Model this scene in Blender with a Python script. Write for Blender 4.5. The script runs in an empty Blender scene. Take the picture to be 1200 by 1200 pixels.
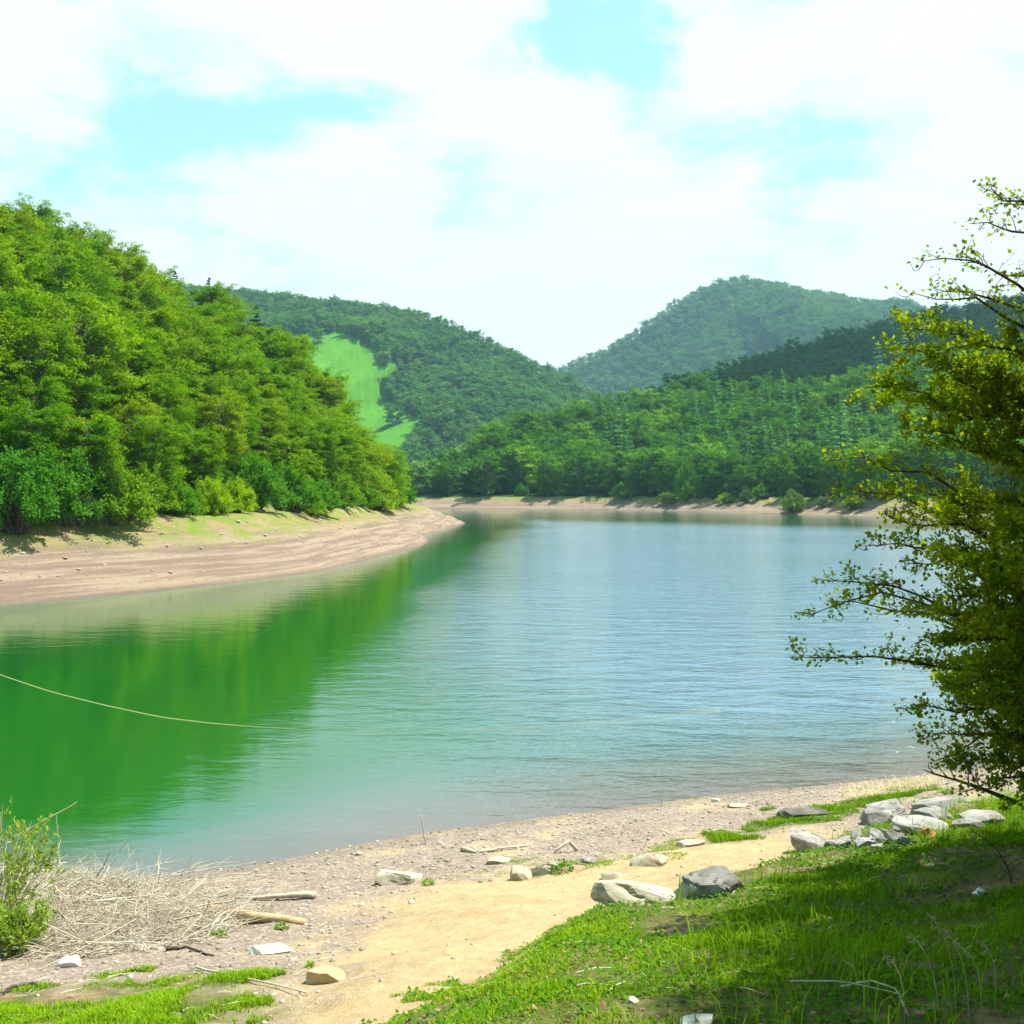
import bpy, math, random
import numpy as np
from mathutils import Vector

rng = np.random.default_rng(7)
random.seed(7)
F = 1287.0      # focal length in photo pixels (1200 px wide)
CH = 6.0        # camera height above the water
HZ = 575.0      # horizon row
scene = bpy.context.scene
COL = scene.collection

# ------------------------------------------------------------------ helpers
def smooth(a, b, x):
    t = np.clip((np.asarray(x, float) - a) / (b - a), 0, 1)
    return t * t * (3 - 2 * t)

def seg_dist(x, y, pts, closed=False):
    """distance to polyline and interpolated 3rd coordinate at nearest point"""
    x = np.asarray(x, float); y = np.asarray(y, float)
    best = np.full(x.shape, 1e18); val = np.zeros(x.shape)
    n = len(pts); m = n if closed else n - 1
    for i in range(m):
        a = pts[i]; b = pts[(i + 1) % n]
        dx, dy = b[0] - a[0], b[1] - a[1]
        L = dx * dx + dy * dy + 1e-12
        t = np.clip(((x - a[0]) * dx + (y - a[1]) * dy) / L, 0, 1)
        d = (x - a[0] - t * dx) ** 2 + (y - a[1] - t * dy) ** 2
        k = d < best
        best = np.where(k, d, best)
        if len(a) > 2:
            val = np.where(k, a[2] + t * (b[2] - a[2]), val)
    return np.sqrt(best), val

def inside(x, y, pts):
    x = np.asarray(x, float); y = np.asarray(y, float)
    c = np.zeros(x.shape, bool); n = len(pts)
    for i in range(n):
        x1, y1 = pts[i][:2]; x2, y2 = pts[(i + 1) % n][:2]
        if y1 == y2: continue
        k = ((y1 > y) != (y2 > y)) & (x < (x2 - x1) * (y - y1) / (y2 - y1) + x1)
        c ^= k
    return c

def sdf(x, y, pts):           # positive inside
    d, _ = seg_dist(x, y, pts, True)
    return np.where(inside(x, y, pts), d, -d)

_P = np.random.default_rng(3).random((256, 256))
def vnoise(x, y):
    xi = np.floor(x).astype(int); yi = np.floor(y).astype(int)
    fx = x - xi; fy = y - yi
    fx = fx * fx * (3 - 2 * fx); fy = fy * fy * (3 - 2 * fy)
    g = lambda i, j: _P[i % 256, j % 256]
    return ((g(xi, yi) * (1 - fx) + g(xi + 1, yi) * fx) * (1 - fy)
            + (g(xi, yi + 1) * (1 - fx) + g(xi + 1, yi + 1) * fx) * fy) * 2 - 1
def fbm(x, y, o=4):
    x = np.asarray(x, float); y = np.asarray(y, float)
    s = 0; a = 1.0
    for i in range(o):
        s = s + a * vnoise(x * 2 ** i + 17.3 * i, y * 2 ** i + 5.1 * i); a *= 0.5
    return s

def W(px, py, Y):             # a photo pixel at a distance Y -> world point
    return ((px - 600) / F * Y, Y, CH - (py - HZ) / F * Y)

# ------------------------------------------------------------------ terrain
LAKE = [(-90, 22), (-60, 24), (-40, 21.5), (-25, 19.5), (-14, 17.3), (-7.7, 16.4), (-6.4, 16.7), (-4.36, 17.5), (-2.6, 18.6), (-1.5, 19.3), (1.6, 20.6),
        (4.2, 21.7), (7.0, 22.6), (9.4, 23.4), (13, 24.8), (22, 30), (38, 55), (56, 100), (74, 150), (83, 190),
        (85, 212), (84, 236), (80, 256), (67, 286), (48, 322), (27, 350), (0, 362), (-27, 369), (-60, 385),
        (-100, 372), (-110, 330), (-75, 275), (-40, 240), (-20, 221), (-11, 210), (-8.6, 203), (-9.4, 190),
        (-10.6, 166), (-12.5, 148), (-10.8, 138), (-9.8, 127), (-11.0, 111), (-13.0, 95), (-14.4, 83), (-17.5, 74.5),
        (-20.9, 67), (-24, 61.8), (-27, 58), (-33, 51), (-45, 43), (-70, 33), (-90, 28)]

def ridge(rows):
    return [(*W(px, py, Y)[:2], W(px, py, Y)[2] - th) for px, py, Y, th in rows]
R_LEFT = ridge([(-400, 135, 100, 9), (-150, 172, 112, 9), (0, 216, 122, 9), (60, 244, 128, 9), (110, 272, 133, 9),
                (200, 312, 141, 9), (300, 364, 150, 9.5), (350, 400, 156, 10.5), (400, 448, 162, 12),
                (450, 515, 166, 10.5), (482, 560, 168, 8)])
R_D = ridge([(515, 540, 392, 13), (560, 514, 415, 14), (600, 494, 440, 14), (700, 464, 480, 14), (800, 440, 520, 14),
             (900, 409, 560, 14), (1000, 381, 600, 14), (1100, 358, 640, 14), (1200, 340, 680, 14), (1400, 305, 720, 14),
             (1800, 250, 760, 14)])
R_B = ridge([(-300, 345, 1150, 12), (100, 325, 1150, 12), (300, 336, 1150, 12), (380, 346, 1130, 12), (450, 354, 1110, 12), (500, 364, 1100, 12),
             (560, 387, 1080, 12), (600, 407, 1060, 12), (650, 430, 1050, 12), (720, 466, 1040, 12), (800, 505, 1030, 12)])
R_C = ridge([(450, 500, 1850, 14), (600, 452, 1850, 14), (650, 430, 1850, 14), (700, 410, 1860, 14), (740, 388, 1870, 14),
             (790, 352, 1890, 14), (830, 331, 1900, 14), (870, 321, 1900, 14), (920, 331, 1920, 14), (980, 343, 1950, 14),
             (1040, 352, 1980, 14), (1100, 364, 2000, 14), (1200, 400, 2000, 14), (1400, 430, 2000, 14)])
C_SPUR = [(*W(870, 322, 1900)[:2], W(870, 322, 1900)[2] - 16), (*W(835, 420, 1500)[:2], W(835, 420, 1500)[2] - 30),
          (*W(800, 470, 1200)[:2], 60)]

def base_height(x, y):
    x = np.asarray(x, float); y = np.asarray(y, float)
    d = -sdf(x, y, LAKE)                    # distance from the water, positive on land
    under = np.maximum(d * 0.16, -5)
    near = np.interp(d, [0, 2.5, 6, 10, 13, 17, 25, 60, 300], [0, .42, 1.1, 2.15, 3.0, 4.05, 5.6, 10, 40])
    wob = 1 + 0.25 * fbm(x * .05, y * .05, 3)
    far = 4.2 * np.interp(d / wob, [0, 1.2, 3, 6, 9.5, 20, 4000], [0, .17, .34, .66, 1, 1.2, 1.6])
    ds = np.maximum(d - 9, 0)
    far = far + (0.10 * np.sin(far * 7 + x * .02) * smooth(0, 1, d) * (1 - smooth(9, 12, d)))
    # left hill
    dr, zr = seg_dist(x, y, R_LEFT)
    t = ds / (ds + dr + 1e-6)
    tip = smooth(135, 160, y)
    t = np.minimum(1, t * (1 + .55 * tip))
    L = 4.2 + np.maximum(zr - 4.2, 0) * t ** (0.9 - .25 * tip)
    L = L * (1 - smooth(250, 330, y)) * (1 - smooth(5, 40, x))
    dr, zr = seg_dist(x, y, R_D)
    t = ds / (ds + dr + 1e-6)
    D = 4.2 + np.maximum(zr - 4.2, 0) * t ** 1.0 + fbm(x * .008, y * .008) * 6 * smooth(20, 120, ds) * smooth(0, 60, dr)
    D = D * smooth(-60, -10, x) * smooth(100, 200, y)
    n1 = fbm(x * .0045 + 3, y * .0045, 4)
    dr, zr = seg_dist(x, y, R_B)
    B = zr - 0.345 * dr + n1 * 26 * smooth(0, 160, dr)
    dr, zr = seg_dist(x, y, R_C)
    Cc = zr - 0.42 * dr + n1 * 30 * smooth(0, 200, dr)
    dr, zr = seg_dist(x, y, C_SPUR)
    Cs = zr - 0.5 * dr + n1 * 25 * smooth(0, 120, dr)
    h = np.maximum(np.maximum(L, D), np.maximum(np.maximum(B, Cc), Cs))
    land = np.maximum(far, np.where(ds > 0, h, 0))
    wn = 1 - smooth(28, 60, y - 0.3 * x)
    land = land * (1 - wn) + near * wn
    land = land + (0.035 * fbm(x * 1.1, y * 1.1, 4) + 0.10 * fbm(x * .3, y * .3, 2)) * smooth(0, 3, d) * wn
    return np.where(d < 0, under, np.maximum(land, 0.0)), d

def cast(px, py, hf):
    dx, dz = (px - 600) / F, -(py - HZ) / F
    Y = np.concatenate([np.arange(2, 40, .03), np.geomspace(40, 3000, 1500)])
    z, d = hf(dx * Y, Y)
    k = np.argmax(CH + dz * Y < z) if np.any(CH + dz * Y < z) else len(Y) - 1
    return np.array([dx * Y[k], Y[k], z[k]])

P_GRASS_R = [cast(px, py, base_height)[:2] for px, py in
             [(440, 1235), (515, 1190), (590, 1140), (650, 1108), (700, 1086), (790, 1068), (880, 1046), (940, 1020), (990, 1000), (1040, 990),
              (1080, 978), (1130, 968), (1200, 962), (1330, 955)]] + [np.array(p) for p in [(12, 11), (14, 0), (8, -8), (-1.5, -6), (-1.2, 2)]]

def height(x, y):
    z, d = base_height(x, y)
    g = sdf(x, y, P_GRASS_R)
    return z + 0.34 * smooth(-0.15, 0.7, g + .15 * fbm(np.asarray(x) * 1.5, np.asarray(y) * 1.5, 2)), d

def G(px, py):
    return cast(px, py, height)
def gz(x, y):
    return float(height(np.array([x]), np.array([y]))[0][0])

# ------------------------------------------------------------------ mesh helpers
def mesh_np(name, V, faces):
    """faces: list of int arrays (n,k)"""
    me = bpy.data.meshes.new(name)
    V = np.asarray(V, np.float32)
    me.vertices.add(len(V)); me.vertices.foreach_set('co', V.ravel())
    idx = []; tot = []
    for f in faces:
        f = np.asarray(f, np.int32)
        if len(f): idx.append(f.ravel()); tot.append(np.full(len(f), f.shape[1], np.int32))
    idx = np.concatenate(idx); tot = np.concatenate(tot)
    me.loops.add(len(idx)); me.loops.foreach_set('vertex_index', idx)
    me.polygons.add(len(tot))
    me.polygons.foreach_set('loop_start', np.concatenate([[0], np.cumsum(tot)[:-1]]).astype(np.int32))
    me.update(calc_edges=True); me.validate()
    return me

def attr(me, name, arr):
    a = me.attributes.new(name, 'FLOAT', 'POINT')
    a.data.foreach_set('value', np.asarray(arr, np.float32))

def shade(me):
    me.polygons.foreach_set('use_smooth', np.ones(len(me.polygons), bool)); me.update()

def link(name, me, mat=None, parent=None, loc=None, **props):
    o = bpy.data.objects.new(name, me); COL.objects.link(o)
    if mat is not None and len(me.materials) == 0: me.materials.append(mat)
    if parent is not None: o.parent = parent
    if loc is not None: o.location = loc
    for k, v in props.items(): o[k] = v
    return o

def thing(name, loc, label, category, group=None, rz=0, s=1):
    o = bpy.data.objects.new(name, None); COL.objects.link(o)
    o.location = loc; o.rotation_euler[2] = rz
    o.scale = (s, s, s) if np.isscalar(s) else s
    o['label'] = label; o['category'] = category
    if group: o['group'] = group
    o.empty_display_size = .3
    return o

class Tubes:
    def __init__(self, sides=5): self.V = []; self.Fq = []; self.n = 0; self.s = sides
    def add(self, P, R):
        P = np.asarray(P, float); R = np.asarray(R, float); s = self.s; k = len(P)
        T = np.gradient(P, axis=0); T /= np.linalg.norm(T, axis=1)[:, None] + 1e-9
        ref = np.array([0, 0, 1.0]) if abs(T[0][2]) < .8 else np.array([1.0, 0, 0])
        A = np.cross(T, ref); A /= np.linalg.norm(A, axis=1)[:, None] + 1e-9
        B = np.cross(T, A)
        an = np.arange(s) * 2 * math.pi / s
        v = P[:, None] + R[:, None, None] * (np.cos(an)[None, :, None] * A[:, None] + np.sin(an)[None, :, None] * B[:, None])
        self.V.append(v.reshape(-1, 3))
        i = np.arange(k - 1)[:, None] * s; j = np.arange(s)[None]; j2 = (j + 1) % s
        f = np.stack([i + j, i + j2, i + s + j2, i + s + j], -1).reshape(-1, 4) + self.n
        self.Fq.append(f); self.n += k * s
    def mesh(self, name):
        me = mesh_np(name, np.concatenate(self.V), [np.concatenate(self.Fq)]); shade(me); return me

def leaves_mesh(name, C, A, S, fold=0.0):
    """C base point, A length vector, S half-width vector"""
    n = len(C)
    N = np.cross(A, S); N /= np.linalg.norm(N, axis=1)[:, None] + 1e-9
    w = np.linalg.norm(S, axis=1)[:, None]
    V = np.empty((n, 4, 3))
    V[:, 0] = C; V[:, 1] = C + .45 * A + S + N * w * fold; V[:, 2] = C + A; V[:, 3] = C + .45 * A - S + N * w * fold
    b = np.arange(n)[:, None] * 4
    if fold:
        f = np.concatenate([b + np.array([[0, 1, 2]]), b + np.array([[0, 2, 3]])])
    else:
        f = b + np.array([[0, 1, 2, 3]])
    return mesh_np(name, V.reshape(-1, 3), [f])

def unit(v): return v / (np.linalg.norm(v, axis=-1, keepdims=True) + 1e-9)

# ------------------------------------------------------------------ materials
def new_mat(name):
    m = bpy.data.materials.new(name); m.use_nodes = True
    nt = m.node_tree; nt.nodes.clear()
    out = nt.nodes.new('ShaderNodeOutputMaterial')
    return m, nt, out
def nd(nt, t, **k):
    n = nt.nodes.new(t)
    for a, b in k.items():
        if a == 'ins':
            for s, v in b.items():
                if hasattr(v, 'is_output') or isinstance(v, bpy.types.NodeSocket): nt.links.new(v, n.inputs[s])
                else: n.inputs[s].default_value = v
        else: setattr(n, a, b)
    return n
def rgb(c): return (c[0], c[1], c[2], 1)
def mixc(nt, fac, a, b, mode='MIX'):
    n = nt.nodes.new('ShaderNodeMix'); n.data_type = 'RGBA'; n.blend_type = mode
    for s, v in ((0, fac), (6, a), (7, b)):
        if isinstance(v, bpy.types.NodeSocket): nt.links.new(v, n.inputs[s])
        elif s == 0: n.inputs[0].default_value = v
        else: n.inputs[s].default_value = rgb(v)
    return n.outputs[2]
def ramp(nt, fac, a, b):
    n = nd(nt, 'ShaderNodeMapRange', ins={0: fac, 1: a, 2: b}); n.interpolation_type = 'SMOOTHSTEP'
    return n.outputs[0]
def noise(nt, scale, detail=4, vec=None, rough=.55, dist=0):
    n = nd(nt, 'ShaderNodeTexNoise', ins={'Scale': scale, 'Detail': detail, 'Roughness': rough, 'Distortion': dist})
    if vec is not None: nt.links.new(vec, n.inputs['Vector'])
    return n.outputs[0]
def math_n(nt, op, a, b=None, clamp=False):
    n = nt.nodes.new('ShaderNodeMath'); n.operation = op; n.use_clamp = clamp
    for i, v in enumerate((a, b)):
        if v is None: continue
        if isinstance(v, bpy.types.NodeSocket): nt.links.new(v, n.inputs[i])
        else: n.inputs[i].default_value = v
    return n.outputs[0]

def leaf_mat(name, c1, c2, c3=None, trans=.4, clump=.5, gloss=0.0, tint=(1.25, 1.2, .45), stand=0):
    m, nt, out = new_mat(name)
    oi = nd(nt, 'ShaderNodeObjectInfo'); geo = nd(nt, 'ShaderNodeNewGeometry')
    tc = nd(nt, 'ShaderNodeTexCoord')
    n1 = noise(nt, clump, 2, tc.outputs['Object'])
    f = math_n(nt, 'ADD', math_n(nt, 'MULTIPLY', oi.outputs['Random'], .7), math_n(nt, 'MULTIPLY', n1, .6))
    f = math_n(nt, 'SUBTRACT', f, .15, True)
    if stand:
        sn = noise(nt, stand, 4, geo.outputs['Position'], .6)
        f = math_n(nt, 'ADD', math_n(nt, 'MULTIPLY', f, .6), math_n(nt, 'MULTIPLY', math_n(nt, 'SUBTRACT', sn, .32), 1.1), True)
    col = mixc(nt, f, c1, c2)
    if c3:
        r2 = math_n(nt, 'FRACT', math_n(nt, 'MULTIPLY', oi.outputs['Random'], 7.31))
        col = mixc(nt, ramp(nt, r2, .72, 1.0), col, c3)
    r = geo.outputs['Random Per Island']
    v = nd(nt, 'ShaderNodeMapRange', ins={0: r, 3: .7, 4: 1.35}).outputs[0]
    hsv = nd(nt, 'ShaderNodeHueSaturation', ins={'Color': col, 'Value': v})
    col = hsv.outputs[0]
    d = nd(nt, 'ShaderNodeBsdfDiffuse', ins={'Color': col})
    tcol = mixc(nt, 1.0, col, tint, 'MULTIPLY')
    t = nd(nt, 'ShaderNodeBsdfTranslucent', ins={'Color': tcol})
    mx = nd(nt, 'ShaderNodeMixShader', ins={0: trans, 1: d.outputs[0], 2: t.outputs[0]})
    last = mx.outputs[0]
    if gloss:
        g = nd(nt, 'ShaderNodeBsdfGlossy', ins={'Color': (1, 1, 1, 1), 'Roughness': .35})
        fr = nd(nt, 'ShaderNodeFresnel', ins={0: 1.4})
        last = nd(nt, 'ShaderNodeMixShader', ins={0: math_n(nt, 'MULTIPLY', fr.outputs[0], gloss), 1: last, 2: g.outputs[0]}).outputs[0]
    nt.links.new(last, out.inputs[0])
    return m

def plain_mat(name, c1, c2, scale=6, rough=.9, bump=.4, bscale=25, stretch=None, c3=None, th=.6):
    m, nt, out = new_mat(name)
    tc = nd(nt, 'ShaderNodeTexCoord'); oi = nd(nt, 'ShaderNodeObjectInfo')
    vec = tc.outputs['Object']
    if stretch:
        mp = nd(nt, 'ShaderNodeMapping', ins={'Vector': vec, 'Scale': stretch}); vec = mp.outputs[0]
    off = nd(nt, 'ShaderNodeVectorMath', operation='ADD', ins={0: vec, 1: oi.outputs['Random']})
    vec = off.outputs[0]
    n1 = noise(nt, scale, 6, vec, .65)
    col = mixc(nt, ramp(nt, n1, .3, .7), c1, c2)
    if c3:
        n3 = noise(nt, scale * 2.3, 6, vec, .7, .6)
        col = mixc(nt, ramp(nt, n3, th, th + .08), col, c3)
    n2 = noise(nt, bscale, 6, vec, .7)
    b = nd(nt, 'ShaderNodeBump', ins={'Strength': bump, 'Distance': .02, 'Height': n2})
    p = nd(nt, 'ShaderNodeBsdfPrincipled', ins={'Base Color': col, 'Roughness': rough, 'Normal': b.outputs[0]})
    p.inputs['Specular IOR Level'].default_value = .2
    nt.links.new(p.outputs[0], out.inputs[0])
    return m

M = {}
M['beech'] = leaf_mat('beech_leaves', (.075, .215, .002), (.210, .350, .004), (.210, .310, .006), .36)
M['bush'] = leaf_mat('bush_leaves', (.055, .200, .018), (.120, .290, .016), (.17, .30, .010), .40, clump=.9)
M['lime_bush'] = leaf_mat('lime_bush_leaves', (.220, .380, .006), (.290, .430, .008), None, .4)
M['far_broad'] = leaf_mat('far_broadleaf_leaves', (.032, .125, .008), (.115, .275, .010), (.165, .330, .008), .24, stand=.02)
M['larch'] = leaf_mat('larch_needles', (.11, .28, .085), (.18, .37, .12), (.08, .23, .06), .26)
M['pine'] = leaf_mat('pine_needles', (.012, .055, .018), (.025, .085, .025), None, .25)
M['far_forest'] = leaf_mat('far_forest_leaves', (.030, .130, .022), (.130, .290, .046), (.150, .25, .055), .22, stand=.009)
M['grey_bush'] = leaf_mat('grey_bush_leaves', (.09, .17, .07), (.13, .21, .09), None, .35)
M['pale_bush'] = leaf_mat('pale_bush_leaves', (.12, .22, .05), (.17, .26, .06), None, .35)
M['hawthorn'] = leaf_mat('hawthorn_leaves', (.085, .165, .006), (.250, .320, .008), None, .5, clump=1.6, gloss=.0, tint=(1.1, 1.2, .4))
M['willow'] = leaf_mat('willow_leaves', (.16, .28, .04), (.26, .36, .06), None, .4, clump=2)
M['blade'] = leaf_mat('grass_blades', (.050, .165, .004), (.250, .400, .016), None, .26, clump=1.7)
M['weed'] = leaf_mat('weed_leaves', (.05, .16, .01), (.10, .22, .015), None, .4, clump=2)
M['dry'] = leaf_mat('dry_grass', (.42, .36, .20), (.55, .48, .28), None, .2, clump=2, tint=(1, 1, 1))
M['litter'] = leaf_mat('dead_leaves', (.14, .095, .045), (.34, .25, .13), None, .15, clump=3, tint=(1, 1, 1))
M['bark'] = plain_mat('grey_bark', (.10, .085, .07), (.20, .18, .15), 5, stretch=(1, 1, .3))
M['dark_bark'] = plain_mat('dark_bark', (.055, .042, .03), (.13, .105, .08), 8)
M['deadwood'] = plain_mat('bleached_wood', (.36, .30, .22), (.58, .52, .42), 9, bump=.6)
M['straw_twig'] = plain_mat('pale_twigs', (.32, .275, .20), (.58, .53, .42), 3)
M['limestone'] = plain_mat('pale_limestone', (.36, .31, .22), (.50, .45, .345), 3, bump=.8, bscale=14, c3=(.24, .20, .14), th=.57)
M['greystone'] = plain_mat('grey_limestone', (.17, .165, .15), (.35, .34, .315), 4, bump=.9, bscale=14, c3=(.09, .09, .08), th=.56)
M['darkstone'] = plain_mat('dark_stone', (.06, .055, .045), (.16, .145, .12), 4, bump=.8)
M['brownstone'] = plain_mat('brown_sandstone', (.36, .25, .13), (.50, .37, .21), 3, bump=.7, bscale=16)
M['whitestone'] = plain_mat('white_stone', (.60, .56, .48), (.72, .69, .62), 4, bump=.6)
M['pebble'] = plain_mat('pebbles', (.17, .145, .125), (.42, .37, .31), .9, bump=.3)
M['rope'] = plain_mat('pale_rope', (.50, .44, .20), (.60, .55, .30), 20)
M['orange'] = plain_mat('orange_leaf', (.55, .20, .06), (.65, .33, .14), 20)

# ------------------------------------------------------------------ ground sheet
def build_terrain():
    a1 = np.radians(np.arange(-29, 29.001, .1))
    a0 = np.radians(np.arange(-180, -29.2, 4.0)); a2 = np.radians(np.arange(30, 180, 4.0))
    ang = np.concatenate([a0, a1, a2])
    r = np.concatenate([np.arange(.3, 4, .25), np.arange(4, 26, .06), np.geomspace(26, 3600, 430)])
    A, R = np.meshgrid(ang, r)
    X = np.sin(A) * R; Y = np.cos(A) * R
    x = X.ravel(); y = Y.ravel()
    z, d = height(x, y)
    V = np.stack([x, y, z], 1)
    na = len(ang); nr = len(r)
    i = np.arange(nr - 1)[:, None] * na; j = np.arange(na)[None]; j2 = (j + 1) % na
    f = np.stack([i + j, i + j2, i + na + j2, i + na + j], -1).reshape(-1, 4)
    # centre cap
    V = np.vstack([V, [[0, 0, gz(0, 0)]]]); c = len(V) - 1
    tri = np.stack([np.full(na, c), j2[0], j[0]], 1)
    me = mesh_np('ground', V, [f, tri]); shade(me)
    x = V[:, 0]; y = V[:, 1]; z = V[:, 2]; d = np.append(d, 20)
    wn = 1 - smooth(28, 60, y - .3 * x)
    ed = fbm(x * 2.2, y * 2.2, 4)
    attr(me, 'near', wn)
    attr(me, 'grass', smooth(-.35, .45, np.maximum.reduce([sdf(x, y, P_GRASS_R), sdf(x, y, P_GRASS_L), sdf(x, y, P_STRIP)]) + .28 * ed) * wn)
    attr(me, 'path', smooth(-1.1, .8, sdf(x, y, P_PATH) + .45 * ed) * wn)
    attr(me, 'shore', d)
    px = 600 + x / np.maximum(y, .1) * F; py = HZ - (z - CH) / np.maximum(y, .1) * F
    mead = np.zeros(len(x))
    for p in MEADOWS:
        mead = np.maximum(mead, smooth(-3, 1, sdf(px, py, p)) * (y > 550))
    attr(me, 'meadow', mead)
    m, nt, out = new_mat('ground_surface')
    at = lambda n: nd(nt, 'ShaderNodeAttribute', attribute_name=n).outputs['Fac']
    geo = nd(nt, 'ShaderNodeNewGeometry'); pos = geo.outputs['Position']
    sep = nd(nt, 'ShaderNodeSeparateXYZ', ins={0: pos})
    # near gravel
    n_big = noise(nt, .7, 5, pos, .6); n_mid = noise(nt, 5, 6, pos, .65); n_fine = noise(nt, 45, 5, pos, .7)
    vor = nd(nt, 'ShaderNodeTexVoronoi', ins={'Vector': pos, 'Scale': 26.0, 'Randomness': 1.0})
    grav = mixc(nt, ramp(nt, n_mid, .3, .7), (.22, .175, .14), (.34, .27, .205))
    grav = mixc(nt, ramp(nt, n_fine, .35, .68), mixc(nt, .55, grav, (.15, .125, .11)), grav)
    grav = mixc(nt, math_n(nt, 'MULTIPLY', ramp(nt, vor.outputs['Color'], .55, .95), .6), grav, (.52, .44, .35))
    grav = mixc(nt, math_n(nt, 'MULTIPLY', ramp(nt, n_big, .52, .68), .55), grav, (.48, .37, .20))
    path = mixc(nt, ramp(nt, n_mid, .25, .75), (.39, .285, .145), (.47, .36, .20))
    path = mixc(nt, math_n(nt, 'MULTIPLY', ramp(nt, n_fine, .5, .72), .35), path, (.36, .28, .16))
    path = mixc(nt, math_n(nt, 'MULTIPLY', ramp(nt, noise(nt, 1.6, 6, pos, .7), .50, .64), .45), path, (.30, .21, .105))
    path = mixc(nt, math_n(nt, 'MULTIPLY', ramp(nt, noise(nt, 14, 4, pos, .7), .60, .68), .6), path, (.22, .16, .09))
    col = mixc(nt, at('path'), grav, path)
    # wet edge of the shore
    col = mixc(nt, math_n(nt, 'MULTIPLY', nd(nt, 'ShaderNodeMapRange', ins={0: at('shore'), 1: 0, 2: .9, 3: 1, 4: 0}).outputs[0], .55), col, (.13, .105, .085))
    soil = mixc(nt, ramp(nt, n_mid, .35, .65), (.13, .10, .05), (.30, .22, .12))
    soil = mixc(nt, math_n(nt, 'MULTIPLY', ramp(nt, n_big, .42, .56), .7), soil, (.06, .105, .014))
    nearc = mixc(nt, at('grass'), col, soil)
    # far banks: strata of pinkish silt, dry grass above
    mp = nd(nt, 'ShaderNodeMapping', ins={'Vector': pos, 'Scale': (.05, .05, 2.6)})
    st = noise(nt, 1.6, 6, mp.outputs[0], .7)
    n_b = noise(nt, .35, 6, pos, .65); n_b2 = noise(nt, 2.2, 6, pos, .7)
    bank = mixc(nt, ramp(nt, st, .42, .58), (.165, .122, .092), (.26, .20, .145))
    bank = mixc(nt, math_n(nt, 'MULTIPLY', ramp(nt, n_b2, .5, .66), .6), bank, (.17, .12, .09))
    bank = mixc(nt, math_n(nt, 'MULTIPLY', ramp(nt, n_b2, .62, .70), .7), bank, (.30, .25, .17))
    zz = math_n(nt, 'ADD', sep.outputs[2], math_n(nt, 'MULTIPLY', math_n(nt, 'SUBTRACT', n_b, .5), 3.2))
    hi = nd(nt, 'ShaderNodeMapRange', ins={0: zz, 1: 2.1, 2: 3.4}).outputs[0]
    bank = mixc(nt, math_n(nt, 'MULTIPLY', hi, .75), bank, (.26, .195, .085))
    gr = math_n(nt, 'MULTIPLY', hi, ramp(nt, noise(nt, .55, 5, pos, .7), .42, .56))
    bank = mixc(nt, math_n(nt, 'MULTIPLY', gr, .8), bank, (.12, .19, .02))
    wet = nd(nt, 'ShaderNodeMapRange', ins={0: sep.outputs[2], 1: .05, 2: .30, 3: .6, 4: 0}).outputs[0]
    bank = mixc(nt, wet, bank, (.13, .095, .065))
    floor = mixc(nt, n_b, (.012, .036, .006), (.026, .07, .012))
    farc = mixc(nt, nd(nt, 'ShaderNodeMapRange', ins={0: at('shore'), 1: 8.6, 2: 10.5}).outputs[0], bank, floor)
    mg = mixc(nt, ramp(nt, noise(nt, .12, 8, pos, .75), .30, .70), (.050, .180, .005), (.074, .222, .007))
    farc = mixc(nt, at('meadow'), farc, mg)
    colr = mixc(nt, at('near'), farc, nearc)
    hgt = math_n(nt, 'ADD', math_n(nt, 'MULTIPLY', n_fine, .6), math_n(nt, 'MULTIPLY', n_mid, 2.2))
    b = nd(nt, 'ShaderNodeBump', ins={'Strength': .8, 'Distance': .05, 'Height': hgt})
    p = nd(nt, 'ShaderNodeBsdfPrincipled', ins={'Base Color': colr, 'Roughness': .95, 'Normal': b.outputs[0]})
    p.inputs['Specular IOR Level'].default_value = .1
    nt.links.new(p.outputs[0], out.inputs[0])
    link('ground', me, m, kind='structure')

P_GRASS_L = [G(px, py)[:2] for px, py in [(-60, 1165), (0, 1158), (60, 1160), (110, 1148), (170, 1152), (225, 1142), (300, 1138), (325, 1143), (290, 1158),
             (305, 1185), (318, 1197), (180, 1230), (0, 1260), (-100, 1240)]]
P_STRIP = [G(px, py)[:2] for px, py in [(832, 986), (870, 968), (915, 952), (960, 946), (1010, 938), (1060, 926), (1100, 918), (1118, 922), (1080, 934), (1030, 946),
           (960, 962), (900, 974), (860, 986)]]
P_PATH = [G(px, py)[:2] for px, py in [(300, 1220), (395, 1150), (430, 1100), (468, 1066), (530, 1040), (620, 1028), (700, 1012), (770, 995), (850, 985), (900, 978), (950, 975),
          (930, 1015), (860, 1030), (760, 1062), (690, 1082), (600, 1135), (500, 1215)]]
MEADOWS = [[(330, 392), (380, 391), (398, 390), (420, 396), (436, 408), (452, 422), (468, 428), (466, 436), (452, 440), (447, 452), (452, 464), (464, 472), (478, 482),
            (490, 490), (486, 504), (480, 512), (470, 540), (380, 500)], [(566, 500), (575, 497), (583, 498), (580, 506), (568, 508)]]
build_terrain()

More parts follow.
